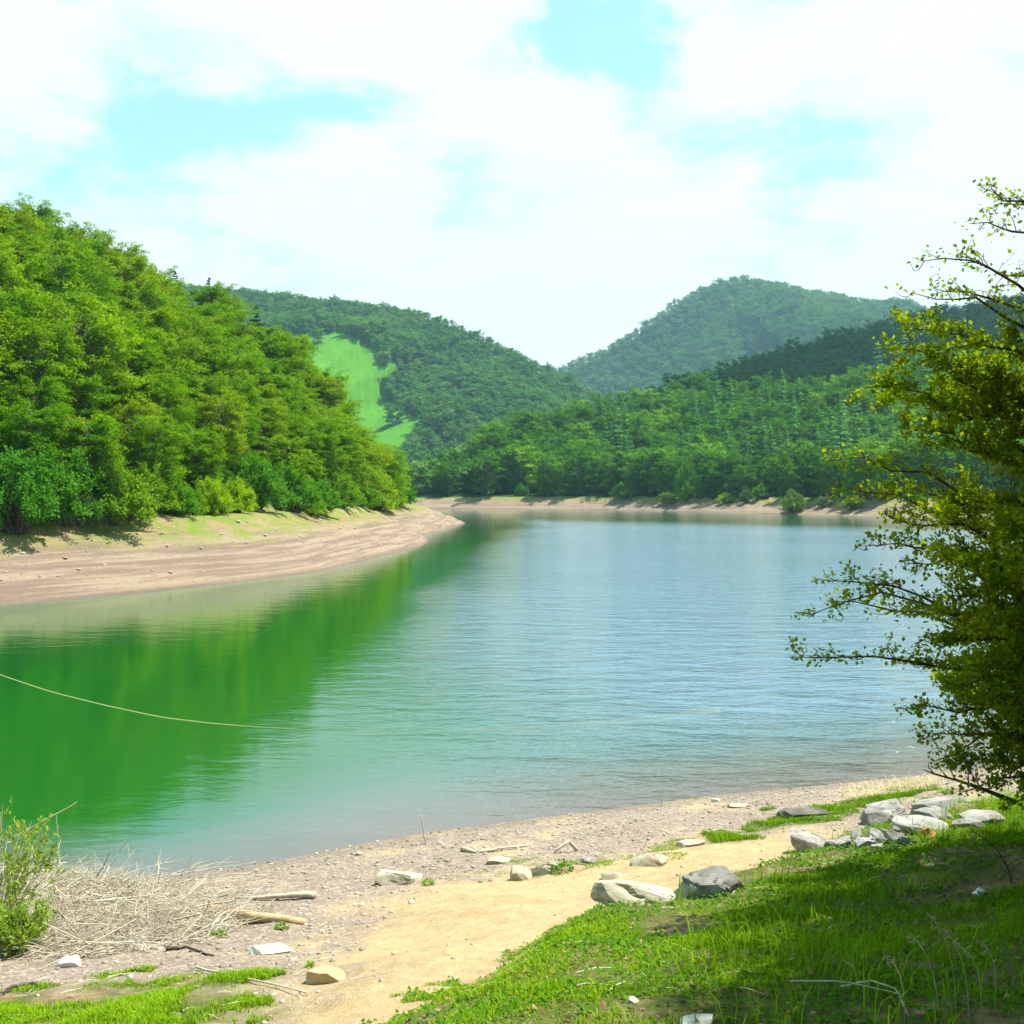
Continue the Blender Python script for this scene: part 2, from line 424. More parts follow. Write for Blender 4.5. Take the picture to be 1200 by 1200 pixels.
# ------------------------------------------------------------------ water
def build_water():
    ang = np.radians(np.arange(-75, 75.01, .3))
    r = np.concatenate([np.arange(13, 30, .15), np.geomspace(30, 450, 150)])
    A, R = np.meshgrid(ang, r)
    x = (np.sin(A) * R).ravel(); y = (np.cos(A) * R).ravel()
    d = sdf(x, y, LAKE)
    na = len(ang); nr = len(r)
    i = np.arange(nr - 1)[:, None] * na; j = np.arange(na - 1)[None]
    f = np.stack([i + j, i + j + 1, i + na + j + 1, i + na + j], -1).reshape(-1, 4)
    keep = (d[f] > -3).any(1)
    f = f[keep]
    used, inv = np.unique(f, return_inverse=True)
    V = np.stack([x, y, np.zeros_like(x)], 1)[used]
    me = mesh_np('lake', V, [inv.reshape(-1, 4)]); shade(me)
    attr(me, 'depth', (d * np.where(y < 32, .40 + .45 * (1 - smooth(-9, -1, x)), 1.5))[used])
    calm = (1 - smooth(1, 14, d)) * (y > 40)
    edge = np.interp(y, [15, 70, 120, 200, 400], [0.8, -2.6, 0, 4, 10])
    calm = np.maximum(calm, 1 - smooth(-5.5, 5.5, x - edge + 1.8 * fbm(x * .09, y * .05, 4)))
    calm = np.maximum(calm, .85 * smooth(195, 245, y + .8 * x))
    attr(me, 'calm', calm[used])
    m, nt, out = new_mat('lake_water')
    at = lambda n: nd(nt, 'ShaderNodeAttribute', attribute_name=n).outputs['Fac']
    geo = nd(nt, 'ShaderNodeNewGeometry'); pos = geo.outputs['Position']
    mp = nd(nt, 'ShaderNodeMapping', ins={'Vector': pos, 'Rotation': (0, 0, .18), 'Scale': (.42, 1.0, 1)})
    v = mp.outputs[0]
    h1 = noise(nt, 3.6, 3, v, .6, .4); h2 = noise(nt, 10, 3, v, .6, .3); h3 = noise(nt, .30, 3, v, .5)
    hh = math_n(nt, 'ADD', math_n(nt, 'ADD', math_n(nt, 'MULTIPLY', h1, .085), math_n(nt, 'MULTIPLY', noise(nt, .95, 2, v, .5, .5), .20)), math_n(nt, 'ADD', math_n(nt, 'MULTIPLY', h2, .020), math_n(nt, 'MULTIPLY', h3, .05)))
    gust = noise(nt, .06, 4, mp.outputs[0], .6)
    amp = math_n(nt, 'MULTIPLY', nd(nt, 'ShaderNodeMapRange', ins={0: at('calm'), 1: 0, 2: 1, 3: 1.0, 4: .055}).outputs[0],
                 nd(nt, 'ShaderNodeMapRange', ins={0: gust, 1: .3, 2: .7, 3: .75, 4: 1.15}).outputs[0])
    b = nd(nt, 'ShaderNodeBump', ins={'Distance': 1.0, 'Height': hh, 'Strength': amp})
    deep = mixc(nt, nd(nt, 'ShaderNodeMapRange', ins={0: at('depth'), 1: .5, 2: 3}).outputs[0], (.06, .115, .10), mixc(nt, at('calm'), (.105, .190, .245), (.006, .080, .009)))  # paler blue where ruffled: reflected sky worked into the body colour
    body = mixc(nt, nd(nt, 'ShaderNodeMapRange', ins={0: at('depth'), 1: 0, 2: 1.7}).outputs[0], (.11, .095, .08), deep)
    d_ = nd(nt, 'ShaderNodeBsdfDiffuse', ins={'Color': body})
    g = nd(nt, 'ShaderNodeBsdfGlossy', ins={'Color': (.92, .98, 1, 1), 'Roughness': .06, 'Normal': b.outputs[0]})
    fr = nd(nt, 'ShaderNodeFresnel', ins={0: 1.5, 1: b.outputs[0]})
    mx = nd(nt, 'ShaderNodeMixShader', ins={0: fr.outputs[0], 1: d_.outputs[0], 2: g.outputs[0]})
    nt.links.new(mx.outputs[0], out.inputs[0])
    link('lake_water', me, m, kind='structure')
build_water()

# ------------------------------------------------------------------ trees
def curve(p0, p1, bend, n=5):
    p0 = np.asarray(p0, float); p1 = np.asarray(p1, float)
    t = np.linspace(0, 1, n)[:, None]
    return p0 + (p1 - p0) * t + np.asarray(bend) * (4 * t * (1 - t))

def make_broadleaf(seed, H=11, R=3.6, low=.06, nlimb=96, ntwig=9, nleaf=32, ls=.23, flat=.7, lump_k=1.0, top=1.0, shape=.4):
    r = np.random.default_rng(seed)
    tb = Tubes(6)
    lean = r.normal(0, .35, 2)
    tr = lambda h: np.array([lean[0] * (h / H) ** 2, lean[1] * (h / H) ** 2, h])
    hs = np.linspace(-.6, H * .93, 8)
    tb.add(np.array([tr(h) + np.append(r.normal(0, .05, 2), 0) for h in hs]), np.linspace(.22, .03, 8) * H / 11)
    tb.s = 4
    C = []; A = []; N = []
    lob = r.random(8) * 6.28
    for i in range(nlimb):
        u = (i + r.random()) / nlimb
        h0 = H * (low + (0.93 - low) * u ** .9)
        az = i * 2.39996 + r.normal(0, .35)
        zrel = (h0 / H - low) / (1 - low)
        prof = (.72 + .28 * math.sin(min(zrel / shape, 1) * 1.57)) if zrel < shape else math.sqrt(max(0, 1 - ((zrel - shape) / (1.04 - shape)) ** 2))
        lump = 1 + lump_k * (.22 * math.sin(3 * az + lob[0] + zrel * 4) + .15 * math.sin(5 * az + lob[1]))
        L = max(.5, R * prof * lump * r.uniform(.75, 1.1))
        rise = (.15 + .75 * zrel) * L * r.uniform(.6, 1.2)
        p0 = tr(h0 * .86)
        dirh = np.array([math.cos(az), math.sin(az), 0])
        p1 = p0 + dirh * L + np.array([0, 0, rise])
        P = curve(p0, p1, (0, 0, .12 * L), 6)
        tb.add(P, np.linspace(.05, .008, 6) * H / 11 * (.6 + L / R))
        side = np.array([-dirh[1], dirh[0], 0])
        for k in range(ntwig):
            t = .3 + .72 * (k + r.random()) / ntwig
            t = min(t, 1.0)
            q = P[0] + (P[-1] - P[0]) * t + np.array([0, 0, .48 * L * t * (1 - t)])
            sg = 1 if k % 2 else -1
            d = dirh * r.uniform(.4, 1.1) + side * sg * r.uniform(.2, 1.1) + np.array([0, 0, r.normal(.0, .22)])
            d /= np.linalg.norm(d)
            tl = L * r.uniform(.22, .42) * (1.15 - .5 * t) + .25
            tt = r.random(nleaf) ** .8
            base = q + d * (tl * tt)[:, None] + np.stack([r.normal(0, .07 + .16 * ls / .26, nleaf), r.normal(0, .07 + .16 * ls / .26, nleaf), r.normal(0, .05 + .09 * ls / .26, nleaf) - .22 * tl * tt ** 2], 1)
            ld = d + r.normal(0, .6, (nleaf, 3)) * np.array([1, 1, .5]) + np.array([0, 0, -.25])
            C.append(base); A.append(unit(ld))
            nn = np.array([0, 0, 1.0]) + dirh * .35 + r.normal(0, flat, (nleaf, 3))
            N.append(nn)
    C = np.concatenate(C); A = np.concatenate(A); N = np.concatenate(N)
    S = unit(np.cross(N, A)); n = len(C)
    l = ls * r.uniform(.6, 1.35, n)[:, None]
    crown = leaves_mesh('crown', C - A * l * .3, A * l, S * l * .36)
    return crown, tb.mesh('trunk')

def make_conifer(seed, H=15, R=2.6, low=.08, nwh=26, per=7, nleaf=26, ls=.34, droop=.25):
    r = np.random.default_rng(seed); tb = Tubes(6)
    tb.add([(0, 0, -.5), (0, 0, H * .4), (.05, 0, H * .8), (0, 0, H * .99)], [.2, .14, .06, .01]); tb.s = 3
    C = []; A = []; N = []
    for w in range(nwh):
        u = w / (nwh - 1)
        z = H * (low + (.98 - low) * u) + (r.normal(0, .012) * H if w < nwh - 3 else 0)
        L0 = R * (1 - u) ** .8 * (.55 + .45 * min(1, u * 6)) + .18
        for k in range(max(3, int(per * (1 - .5 * u)))):
            az = r.random() * 6.283
            L = L0 * r.uniform(.65, 1.2)
            dh = np.array([math.cos(az), math.sin(az), 0]); sd = np.array([-dh[1], dh[0], 0])
            p0 = np.array([0, 0, z + r.normal(0, .012) * H * (1 - u)]); p1 = p0 + dh * L + np.array([0, 0, (.25 * u - droop * (1 - u)) * L + .1 * L])
            P = curve(p0, p1, (0, 0, -.06 * L), 4)
            tb.add(P, [.03, .02, .012, .004])
            nl = max(8, int(nleaf * L / R * 1.6))
            t = r.uniform(.12, 1.05, nl)
            sg = r.choice([-1, 1], nl)
            q = p0 + (p1 - p0) * t[:, None] + sd * (sg * r.random(nl) * .28 * L * (1.1 - t))[:, None] + r.normal(0, .07, (nl, 3))
            d = dh * .9 + sd * (sg * .7)[:, None] + r.normal(0, .35, (nl, 3)) + np.array([0, 0, -.3])
            C.append(q); A.append(unit(d)); N.append(np.array([0, 0, 1.]) + dh * .5 + r.normal(0, .45, (nl, 3)))
    C = np.concatenate(C); A = np.concatenate(A); N = np.concatenate(N)
    S = unit(np.cross(N, A)); l = ls * r.uniform(.6, 1.3, len(C))[:, None]
    return leaves_mesh('crown', C - A * l * .3, A * l, S * l * .30), tb.mesh('trunk')

def make_bush(seed, H=2.2, R=1.6, nst=56, ntw=8, nleaf=34, ls=.095):
    r = np.random.default_rng(seed); tb = Tubes(4); C = []; A = []; N = []
    for i in range(nst):
        az = r.random() * 6.283; el = r.random() ** .85
        tip = np.array([math.cos(az) * R * (1 - el ** 2 * .75), math.sin(az) * R * (1 - el ** 2 * .75), H * (.03 + .95 * el)]) * r.uniform(.75, 1.08)
        p0 = np.array([math.cos(az), math.sin(az), 0]) * .12 * R + np.array([0, 0, -.15])
        P = curve(p0, tip, (0, 0, .12 * H), 5)
        tb.add(P, np.linspace(.03, .006, 5))
        out = unit(tip - p0)
        for k in range(ntw):
            t = .35 + .65 * r.random()
            q = P[0] + (P[-1] - P[0]) * t + np.array([0, 0, .48 * H * t * (1 - t)])
            d = unit(out + r.normal(0, .7, 3)); tl = .3 * R * r.uniform(.5, 1.1)
            tt = r.random(nleaf)
            C.append(q + d * (tl * tt)[:, None] + r.normal(0, .07 * R / 1.6, (nleaf, 3)))
            A.append(unit(d + r.normal(0, .7, (nleaf, 3)))); N.append(np.array([0, 0, .8]) + out * .5 + r.normal(0, .6, (nleaf, 3)))
    C = np.concatenate(C); A = np.concatenate(A); N = np.concatenate(N)
    S = unit(np.cross(N, A)); l = ls * r.uniform(.6, 1.3, len(C))[:, None]
    C[:, 2] = np.maximum(C[:, 2], .03)
    return leaves_mesh('foliage', C - A * l * .3, A * l, S * l * .36), tb.mesh('stems')

def with_mat(me, m):
    c = me.copy(); c.materials.clear(); c.materials.append(m); return c

BEECH = [make_broadleaf(11 + i, H=11 + (i % 3), R=3.7 + .3 * (i % 3), low=.03, shape=[.35, .45, .4, .3, .5][i]) for i in range(5)]
for c, t in BEECH: c.materials.append(M['beech']); t.materials.append(M['bark'])
SHADE = [make_broadleaf(31 + i, H=11, R=3.7, low=.22, nlimb=60, ntwig=13, nleaf=50, ls=.115, lump_k=.25, shape=.4) for i in range(2)]
for c, t in SHADE: c.materials.append(M['beech']); t.materials.append(M['bark'])
FARB = [make_broadleaf(41 + i, H=12 + i % 2, R=4.2, low=.03, nlimb=34, ntwig=7, nleaf=24, ls=.42, flat=.4, shape=[.35, .45, .3, .5][i]) for i in range(4)]
FARB_T = [t for _, t in FARB]
for t in FARB_T: t.materials.append(M['bark'])
FARB_C = [with_mat(c, M['far_broad']) for c, _ in FARB]
CON = [make_conifer(61 + i, H=15 + 2 * i, R=3.2 + .3 * i, per=8, nleaf=40, ls=.42) for i in range(3)]
for c, t in CON: t.materials.append(M['dark_bark'])
LARCH_C = [with_mat(c, M['larch']) for c, _ in CON]
SPRUCE_C = [with_mat(c, M['pine']) for c, _ in CON]
DARK_C = [with_mat(c, M['pine']) for c, _ in FARB[:3]]  # same crowns as the leafy trees, in a darker leaf colour
FARF = [make_broadleaf(81 + i, H=12, R=5.2, nlimb=22, ntwig=5, nleaf=16, ls=.85, flat=.45, shape=.4)[0] for i in range(4)]
for c in FARF: c.materials.append(M['far_forest'])
BUSH = [make_bush(101 + i) for i in range(3)]
for c, t in BUSH: t.materials.append(M['dark_bark'])
BUSH_C = [with_mat(c, M['bush']) for c, _ in BUSH]

def tree(name, cm, tm, loc, label, cat, group, s, rz, parts=('crown', 'trunk')):
    o = thing(name, loc, label, cat, group, rz, s)
    c = link(parts[0], cm, None, o); link(parts[1], tm, None, o)
    return o, c

def jitter_grid(x0, x1, y0, y1, sp, r):
    nx = int((x1 - x0) / sp); ny = int((y1 - y0) / sp)
    gx, gy = np.meshgrid(np.arange(nx), np.arange(ny))
    gx = gx + (gy % 2) * .5
    x = x0 + (gx + .5 + r.uniform(-.38, .38, gx.shape)) * sp; y = y0 + (gy + .5 + r.uniform(-.38, .38, gx.shape)) * sp
    return x.ravel(), y.ravel()
def proj(x, y, z): return 600 + x / y * F, HZ - (z - CH) / y * F

# ---- left hill: individual beeches
r = np.random.default_rng(5)
x, y = jitter_grid(-85, 0, 48, 190, 4.45, r)
z, d = height(x, y)
px, py = proj(x, y, z)
rp = np.array([600 + a / b * F for a, b, _ in R_LEFT]); ry = np.array([b for _, b, _ in R_LEFT])
k = (d > np.interp(px, [380, 420], [9.4, 7.4])) & (px > -110) & (px < 496) & (y < np.interp(px, rp, ry) + 6)
x, y, z, d, px, py = [a[k] for a in (x, y, z, d, px, py)]
order = np.argsort(y)
LEFTN = len(order)
LREST = []; LREF = {}
for n_, i in enumerate(order):
    v = r.integers(0, 5)
    near_sh = d[i] < 17; top = y[i] > np.interp(px[i], rp, ry) - 9
    s = np.interp(px[i], [0, 330, 395, 450, 495], [.80, .78, 1.05, 1.05, .72]) * (r.uniform(.6, .8) if near_sh else (r.uniform(.88, 1.0) if top else r.uniform(.85, 1.12)))
    if near_sh: lab = 'leafy beech in the front row of the left hill, above the bare bank'
    elif top: lab = 'leafy beech on the skyline of the steep left hill'
    else: lab = 'bright green beech packed among others on the middle of the left hill'
    if n_ >= 300: LREST.append((x[i], y[i], z[i] - .2, s, r.random() * 6.28, v)); continue
    o, c = tree('beech_tree', *BEECH[v], (x[i], y[i], z[i] - .2), lab, 'tree', 'beeches of the forest on the left hill', s, r.random() * 6.28); LREF[v] = c
# skyline spires on the left hill
for px_, py_, hh in [(47, 226, 7), (92, 252, 6), (165, 286, 6), (205, 300, 5), (245, 305, 7.5), (262, 322, 6), (300, 338, 6)]:
    Yr = float(np.interp(px_, rp, ry)) - 1
    X = (px_ - 600) / F * Yr; zt = CH - (py_ - HZ) / F * Yr; zg = gz(X, Yr)
    s = (zt - zg) / 15.0 * .82
    tree('spruce_tree', SPRUCE_C[0], CON[0][1], (X, Yr, zg), 'dark pointed spruce sticking up above the beeches on the left skyline', 'conifer', 'dark spruces on the left skyline', (s * 1.0, s * 1.0, s), px_)

# ---- bushes along the left bank
lb = [(20, 632, 95, 'bush'), (75, 600, 80, 'bush'), (130, 598, 80, 'bush'), (40, 575, 70, 'bush'), (175, 585, 50, 'bush'), (95, 618, 40, 'grey_bush'), (247, 590, 42, 'lime_bush'), (277, 592, 38, 'lime_bush'),
      (205, 590, 45, 'bush'), (300, 580, 60, 'bush'), (345, 592, 50, 'bush'), (372, 588, 45, 'bush'), (398, 592, 42, 'bush'), (362, 606, 26, 'lime_bush'), (440, 592, 45, 'lime_bush'),
      (420, 590, 40, 'bush'), (466, 585, 36, 'bush'), (262, 604, 20, 'grey_bush'), (150, 612, 40, 'bush')]
lbl = {'bush': 'green', 'grey_bush': 'greyish', 'lime_bush': 'yellow green'}
spots = {20: 'at the left edge of the picture', 75: 'with its foot near the left end of the bank', 130: 'spreading over the top of the bare bank', 40: 'behind the leftmost bush',
         175: 'beside the thin grass of the left bank', 95: 'low and twiggy between two big green ones', 247: 'bright, left one of a glowing pair', 277: 'bright, right one of a glowing pair',
         205: 'left of the bright yellow pair', 300: 'right of the bright yellow pair', 345: 'at the top of the pale eroded bank', 372: 'just right of the low lime one on the bank',
         398: 'midway along the headland bank', 362: 'small and low on the pale bank', 440: 'rounded, at the narrow end of the headland', 420: 'left of the rounded yellow one on the headland',
         466: 'last before the tip of the headland', 262: 'tiny, at the foot of the glowing pair', 150: 'nearest the water on the left bank'}
for q, (px_, py_, wpx, kind) in enumerate(lb):
    p = cast(px_, py_ + 14, height)
    for st in range(80):
        dd = float(height(np.array([p[0]]), np.array([p[1]]))[1][0])
        if dd >= 8.2: break
        p = p + np.array([px_ - 600, F, 0]) / F * .4
    p[2] = gz(p[0], p[1])
    s = wpx / F * p[1] / 2.4
    c, t = BUSH[q % 3]
    tree('bush', with_mat(c, M[kind]) if kind != 'bush' else BUSH_C[q % 3], t, p, lbl[kind] + ' bush ' + spots[px_], 'bush', 'bushes along the left bank', (s, s, s * 1.05), r.random() * 6, ('foliage', 'stems'))

x, y = jitter_grid(-60, 0, 45, 200, 2.6, r); z, d = height(x, y); px, py = proj(x, y, z)
k = (d > 8.8) & (d < 12.5) & (px > -90) & (px < 497)
for a, b, c in zip(x[k], y[k], z[k]):
    v = r.integers(0, 3); s = r.uniform(.55, 1.05) * np.interp(b, [60, 130, 190], [1, .9, .6])
    tree('bush', BUSH_C[v], BUSH[v][1], (a, b, c), 'leafy bush in the thicket along the foot of the left forest', 'bush', 'thicket at the foot of the left forest', (s, s, s * r.uniform(.9, 1.3)), r.random() * 6, ('foliage', 'stems'))

# ---- right hill
x, y = jitter_grid(-60, 420, 255, 720, 8.8, r)
z, d = height(x, y); px, py = proj(x, y, z)
rp2 = np.array([600 + a / b * F for a, b, _ in R_D]); ry2 = np.array([b for _, b, _ in R_D])
k = (d > 11) & (px > 508) & (px < 1290) & (y < np.interp(px, rp2, ry2) + 14) & (x > -45)
x, y, z, d, px, py = [a[k] for a in (x, y, z, d, px, py)]
dark_line = np.interp(px, [600, 700, 760, 850, 950, 1010, 1060, 1130, 1300], [445, 478, 490, 478, 478, 468, 452, 445, 430])  # trees above this line take the darker leaf colour
isdark = (py < dark_line + r.normal(0, 4, len(px)))
con_p = np.interp(d, [10, 25, 60, 200], [.05, .17, .30, .26]) * np.interp(px, [520, 620, 760, 1000, 1100], [.3, .35, 1, 1.1, .8])
clus = fbm(x * .02, y * .02, 3)
iscon = (r.random(len(px)) < con_p + clus * .25) & ~isdark
rest = {'broad': [], 'larch': [], 'pine': []}
cnt = {'broad': 0, 'larch': 0, 'pine': 0}
REF = {}
for i in np.argsort(y):
    kind = 'pine' if isdark[i] else ('larch' if iscon[i] else 'broad')
    v = int(r.integers(0, 4 if kind == 'broad' else 3))
    s = r.uniform(.8, 1.2) * (np.interp(d[i], [10, 20], [.8, 1.05])) * (1.2 if kind == 'broad' else (1.15 if kind == 'larch' else 1.1))
    if px[i] < 560: s *= .8
    rot = r.random() * 6.28
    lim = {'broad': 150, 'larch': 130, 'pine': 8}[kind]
    if cnt[kind] >= lim:
        rest[kind].append((x[i], y[i], z[i] - .3, s, rot, v)); continue
    cnt[kind] += 1
    loc = (x[i], y[i], z[i] - .3)
    if kind == 'broad':
        lab = 'dark leafy tree in the front row above the far shore' if d[i] < 22 else 'round leafy tree on the slope behind the far shore'
        o, c = tree('broadleaf_tree', FARB_C[v], FARB_T[v], loc, lab, 'tree', 'leafy trees on the right hill', s, rot)
    elif kind == 'larch':
        o, c = tree('larch_tree', LARCH_C[v], CON[v][1], loc, 'pale green pointed larch among the leafy trees of the right hill', 'conifer', 'larches on the right hill', s, rot)
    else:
        o, c = tree('pine_tree', DARK_C[v], FARB_T[v], loc, 'dark pine at the lower edge of the dark wood on the right hill', 'conifer', 'pines on the right hill', s, rot)
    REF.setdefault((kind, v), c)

def forest(name, rows, refs, mat, **props):
    """one countless wood: points carrying crowns"""
    rows = np.array(rows, float)
    me = bpy.data.meshes.new(name)
    me.vertices.add(len(rows)); me.vertices.foreach_set('co', rows[:, :3].astype(np.float32).ravel())
    a = me.attributes.new('scl', 'FLOAT_VECTOR', 'POINT'); a.data.foreach_set('vector', np.repeat(rows[:, 3:4], 3, 1).astype(np.float32).ravel())
    a = me.attributes.new('rot', 'FLOAT_VECTOR', 'POINT'); a.data.foreach_set('vector', np.stack([rows[:, 4] * 0, rows[:, 4] * 0, rows[:, 4]], 1).astype(np.float32).ravel())
    a = me.attributes.new('pick', 'INT', 'POINT'); a.data.foreach_set('value', rows[:, 5].astype(np.int32))
    me.update()
    o = link(name, me, mat, **props)
    g = bpy.data.node_groups.new(name, 'GeometryNodeTree')
    g.interface.new_socket('Geometry', in_out='INPUT', socket_type='NodeSocketGeometry')
    g.interface.new_socket('Geometry', in_out='OUTPUT', socket_type='NodeSocketGeometry')
    gi = g.nodes.new('NodeGroupInput'); go = g.nodes.new('NodeGroupOutput')
    ip = g.nodes.new('GeometryNodeInstanceOnPoints'); jn = g.nodes.new('GeometryNodeJoinGeometry')
    for ob in reversed(refs):
        oi = g.nodes.new('GeometryNodeObjectInfo'); oi.inputs['Object'].default_value = ob; oi.inputs['As Instance'].default_value = True
        g.links.new(oi.outputs['Geometry'], jn.inputs[0])
    def na(n, t):
        q = g.nodes.new('GeometryNodeInputNamedAttribute'); q.data_type = t; q.inputs['Name'].default_value = n; return q.outputs['Attribute']
    g.links.new(gi.outputs[0], ip.inputs['Points']); g.links.new(jn.outputs[0], ip.inputs['Instance'])
    ip.inputs['Pick Instance'].default_value = True
    g.links.new(na('pick', 'INT'), ip.inputs['Instance Index'])
    g.links.new(na('rot', 'FLOAT_VECTOR'), ip.inputs['Rotation']); g.links.new(na('scl', 'FLOAT_VECTOR'), ip.inputs['Scale'])
    g.links.new(ip.outputs[0], go.inputs[0])
    md = o.modifiers.new('wood', 'NODES'); md.node_group = g
    return o

if LREST: forest('beech_wood', LREST, [LREF[k_] for k_ in range(5)], None, kind='stuff', label='beech wood at the far end and crest of the left hill', category='forest')
def refs(kind): 
    ks = sorted(v for (k_, v) in REF if k_ == kind)
    return [REF[(kind, v)] for v in ks], {v: n for n, v in enumerate(ks)}
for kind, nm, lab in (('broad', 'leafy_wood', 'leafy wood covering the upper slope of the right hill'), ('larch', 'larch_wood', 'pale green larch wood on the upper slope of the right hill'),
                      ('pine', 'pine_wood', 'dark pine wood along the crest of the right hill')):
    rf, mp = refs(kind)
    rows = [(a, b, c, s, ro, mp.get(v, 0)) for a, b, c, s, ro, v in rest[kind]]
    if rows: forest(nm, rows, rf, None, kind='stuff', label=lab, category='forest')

# ---- hill with the meadow, and the mountain
def far_trees(x0, x1, y0, y1, sp, cond, smin, smax):
    x, y = jitter_grid(x0, x1, y0, y1, sp, r)
    z, d = height(x, y); px, py = proj(x, y, z)
    k = (d > 10) & (px > 180) & (px < 1250) & cond(x, y, px, py)
    for p in MEADOWS: k &= ~(inside(px, py - 2, p))
    x, y, z = x[k], y[k], z[k]
    return [(a, b, c - .5, s, ro, v) for a, b, c, s, ro, v in zip(x, y, z, r.uniform(smin, smax, len(x)), r.random(len(x)) * 6.28, r.integers(0, 4, len(x)))]
rpB = np.array([600 + a / b * F for a, b, _ in R_B]); ryB = np.array([b for _, b, _ in R_B])
rpC = np.array([600 + a / b * F for a, b, _ in R_C]); ryC = np.array([b for _, b, _ in R_C])
hillB = far_trees(-420, 260, 385, 1180, 8.6, lambda x, y, px, py: (y < np.interp(px, rpB, ryB) + 15) & (px < 820) & ~((y < 560) & (px > 560)) & (px > 180), .75, 1.15)
hillC = far_trees(-250, 1000, 1180, 2040, 11.5, lambda x, y, px, py: (y < np.interp(px, rpC, ryC) + 18) & (px > 560) & (py < 520), .75, 1.5)
# a few individual trees at the edge of the meadow; their crowns also serve the far woods
MT = [(460, 488, 1.5, 'dark round tree standing alone at the lower end of the meadow'), (372, 392, 1.2, 'tree at the upper left corner of the meadow'),
      (425, 397, 1.1, 'tree at the top right corner of the meadow'), (451, 420, 1.1, 'tree on the right edge of the meadow where it narrows'), (456, 462, 1.2, 'tree bulging into the right side of the meadow')]
FREF = []
for q, (px_, py_, s, lab) in enumerate(MT):
    p = cast(px_, py_ + 10, height)
    o, c = tree('meadow_tree', FARF[q % 4], FARB_T[q % 4], p, lab, 'tree', None, s, q)
    if q < 4: FREF.append(c)
forest('meadow_hill_wood', hillB, FREF, None, kind='stuff', label='mixed wood covering the hill with the bright meadow', category='forest')
forest('mountain_wood', hillC, FREF, None, kind='stuff', label='hazy blue green forest covering the distant peaked mountain', category='forest')

# ---- bushes and small trees on the far shore
fb = [(590, 577, 30, 22, 'grey_bush', 'silvery grey bush on the far bank left of centre'), (612, 580, 16, 12, 'bush', 'small green bush right of the silvery one on the far bank'),
      (560, 578, 18, 14, 'bush', 'green bush near the left end of the far bank'), (640, 580, 20, 14, 'bush', 'low green bush at the top of the far bank, left of the dark round one'),
      (676, 580, 22, 16, 'bush', 'green bush between the low one and the dark round one on the far bank'), (732, 583, 30, 18, 'far_broad', 'dark round bush standing out on the far bank'),
      (782, 590, 24, 12, 'pale_bush', 'pale flat bush hanging over the far bank beside a bright tree'), (806, 586, 36, 40, 'bush', 'bright green round tree at the top of the far bank'),
      (851, 590, 20, 13, 'lime_bush', 'yellow green bush on the far bank right of the bright tree'), (874, 589, 16, 14, 'grey_bush', 'grey bush beside the yellow green one on the far bank'),
      (930, 600, 34, 22, 'pale_bush', 'large pale bush low on the far bank near the water'), (965, 594, 20, 13, 'grey_bush', 'greyish low bush right of the large pale one'),
      (1000, 597, 28, 15, 'pale_bush', 'pale straggly bush in front of the bright poplars'), (890, 584, 18, 14, 'bush', 'green bush behind the large pale one on the far bank'),
      (1035, 585, 30, 55, 'bush', 'tall bright tree on the right part of the far bank'), (1000, 588, 26, 50, 'bush', 'slender bright tree left of the tall one on the far bank'),
      (1070, 590, 24, 16, 'bush', 'green bush seen through the hawthorn twigs on the far bank')]
for q, (px_, py_, wp, hp, kind, lab) in enumerate(fb):
    Y = np.geomspace(190, 420, 800); X = (px_ - 600) / F * Y
    zz, dd = height(X, Y); pp = HZ - (zz - CH) / Y * F
    ok = np.where((dd > 1.5) & (pp <= py_))[0]
    i = ok[0] if len(ok) else np.where(dd > 8)[0][0]
    if pp[i] < py_ - 6: pass
    p = (X[i], Y[i], zz[i])
    c, t = BUSH[q % 3]
    tree('bush', BUSH_C[q % 3] if kind == 'bush' else with_mat(c, M[kind]), t, p, lab, 'bush' if 'tree' not in lab else 'small tree', 'bushes along the far bank',
         (wp / F * Y[i] / 3.1, wp / F * Y[i] / 3.1, hp / F * Y[i] / 2.1), q * 1.3, ('foliage', 'stems'))

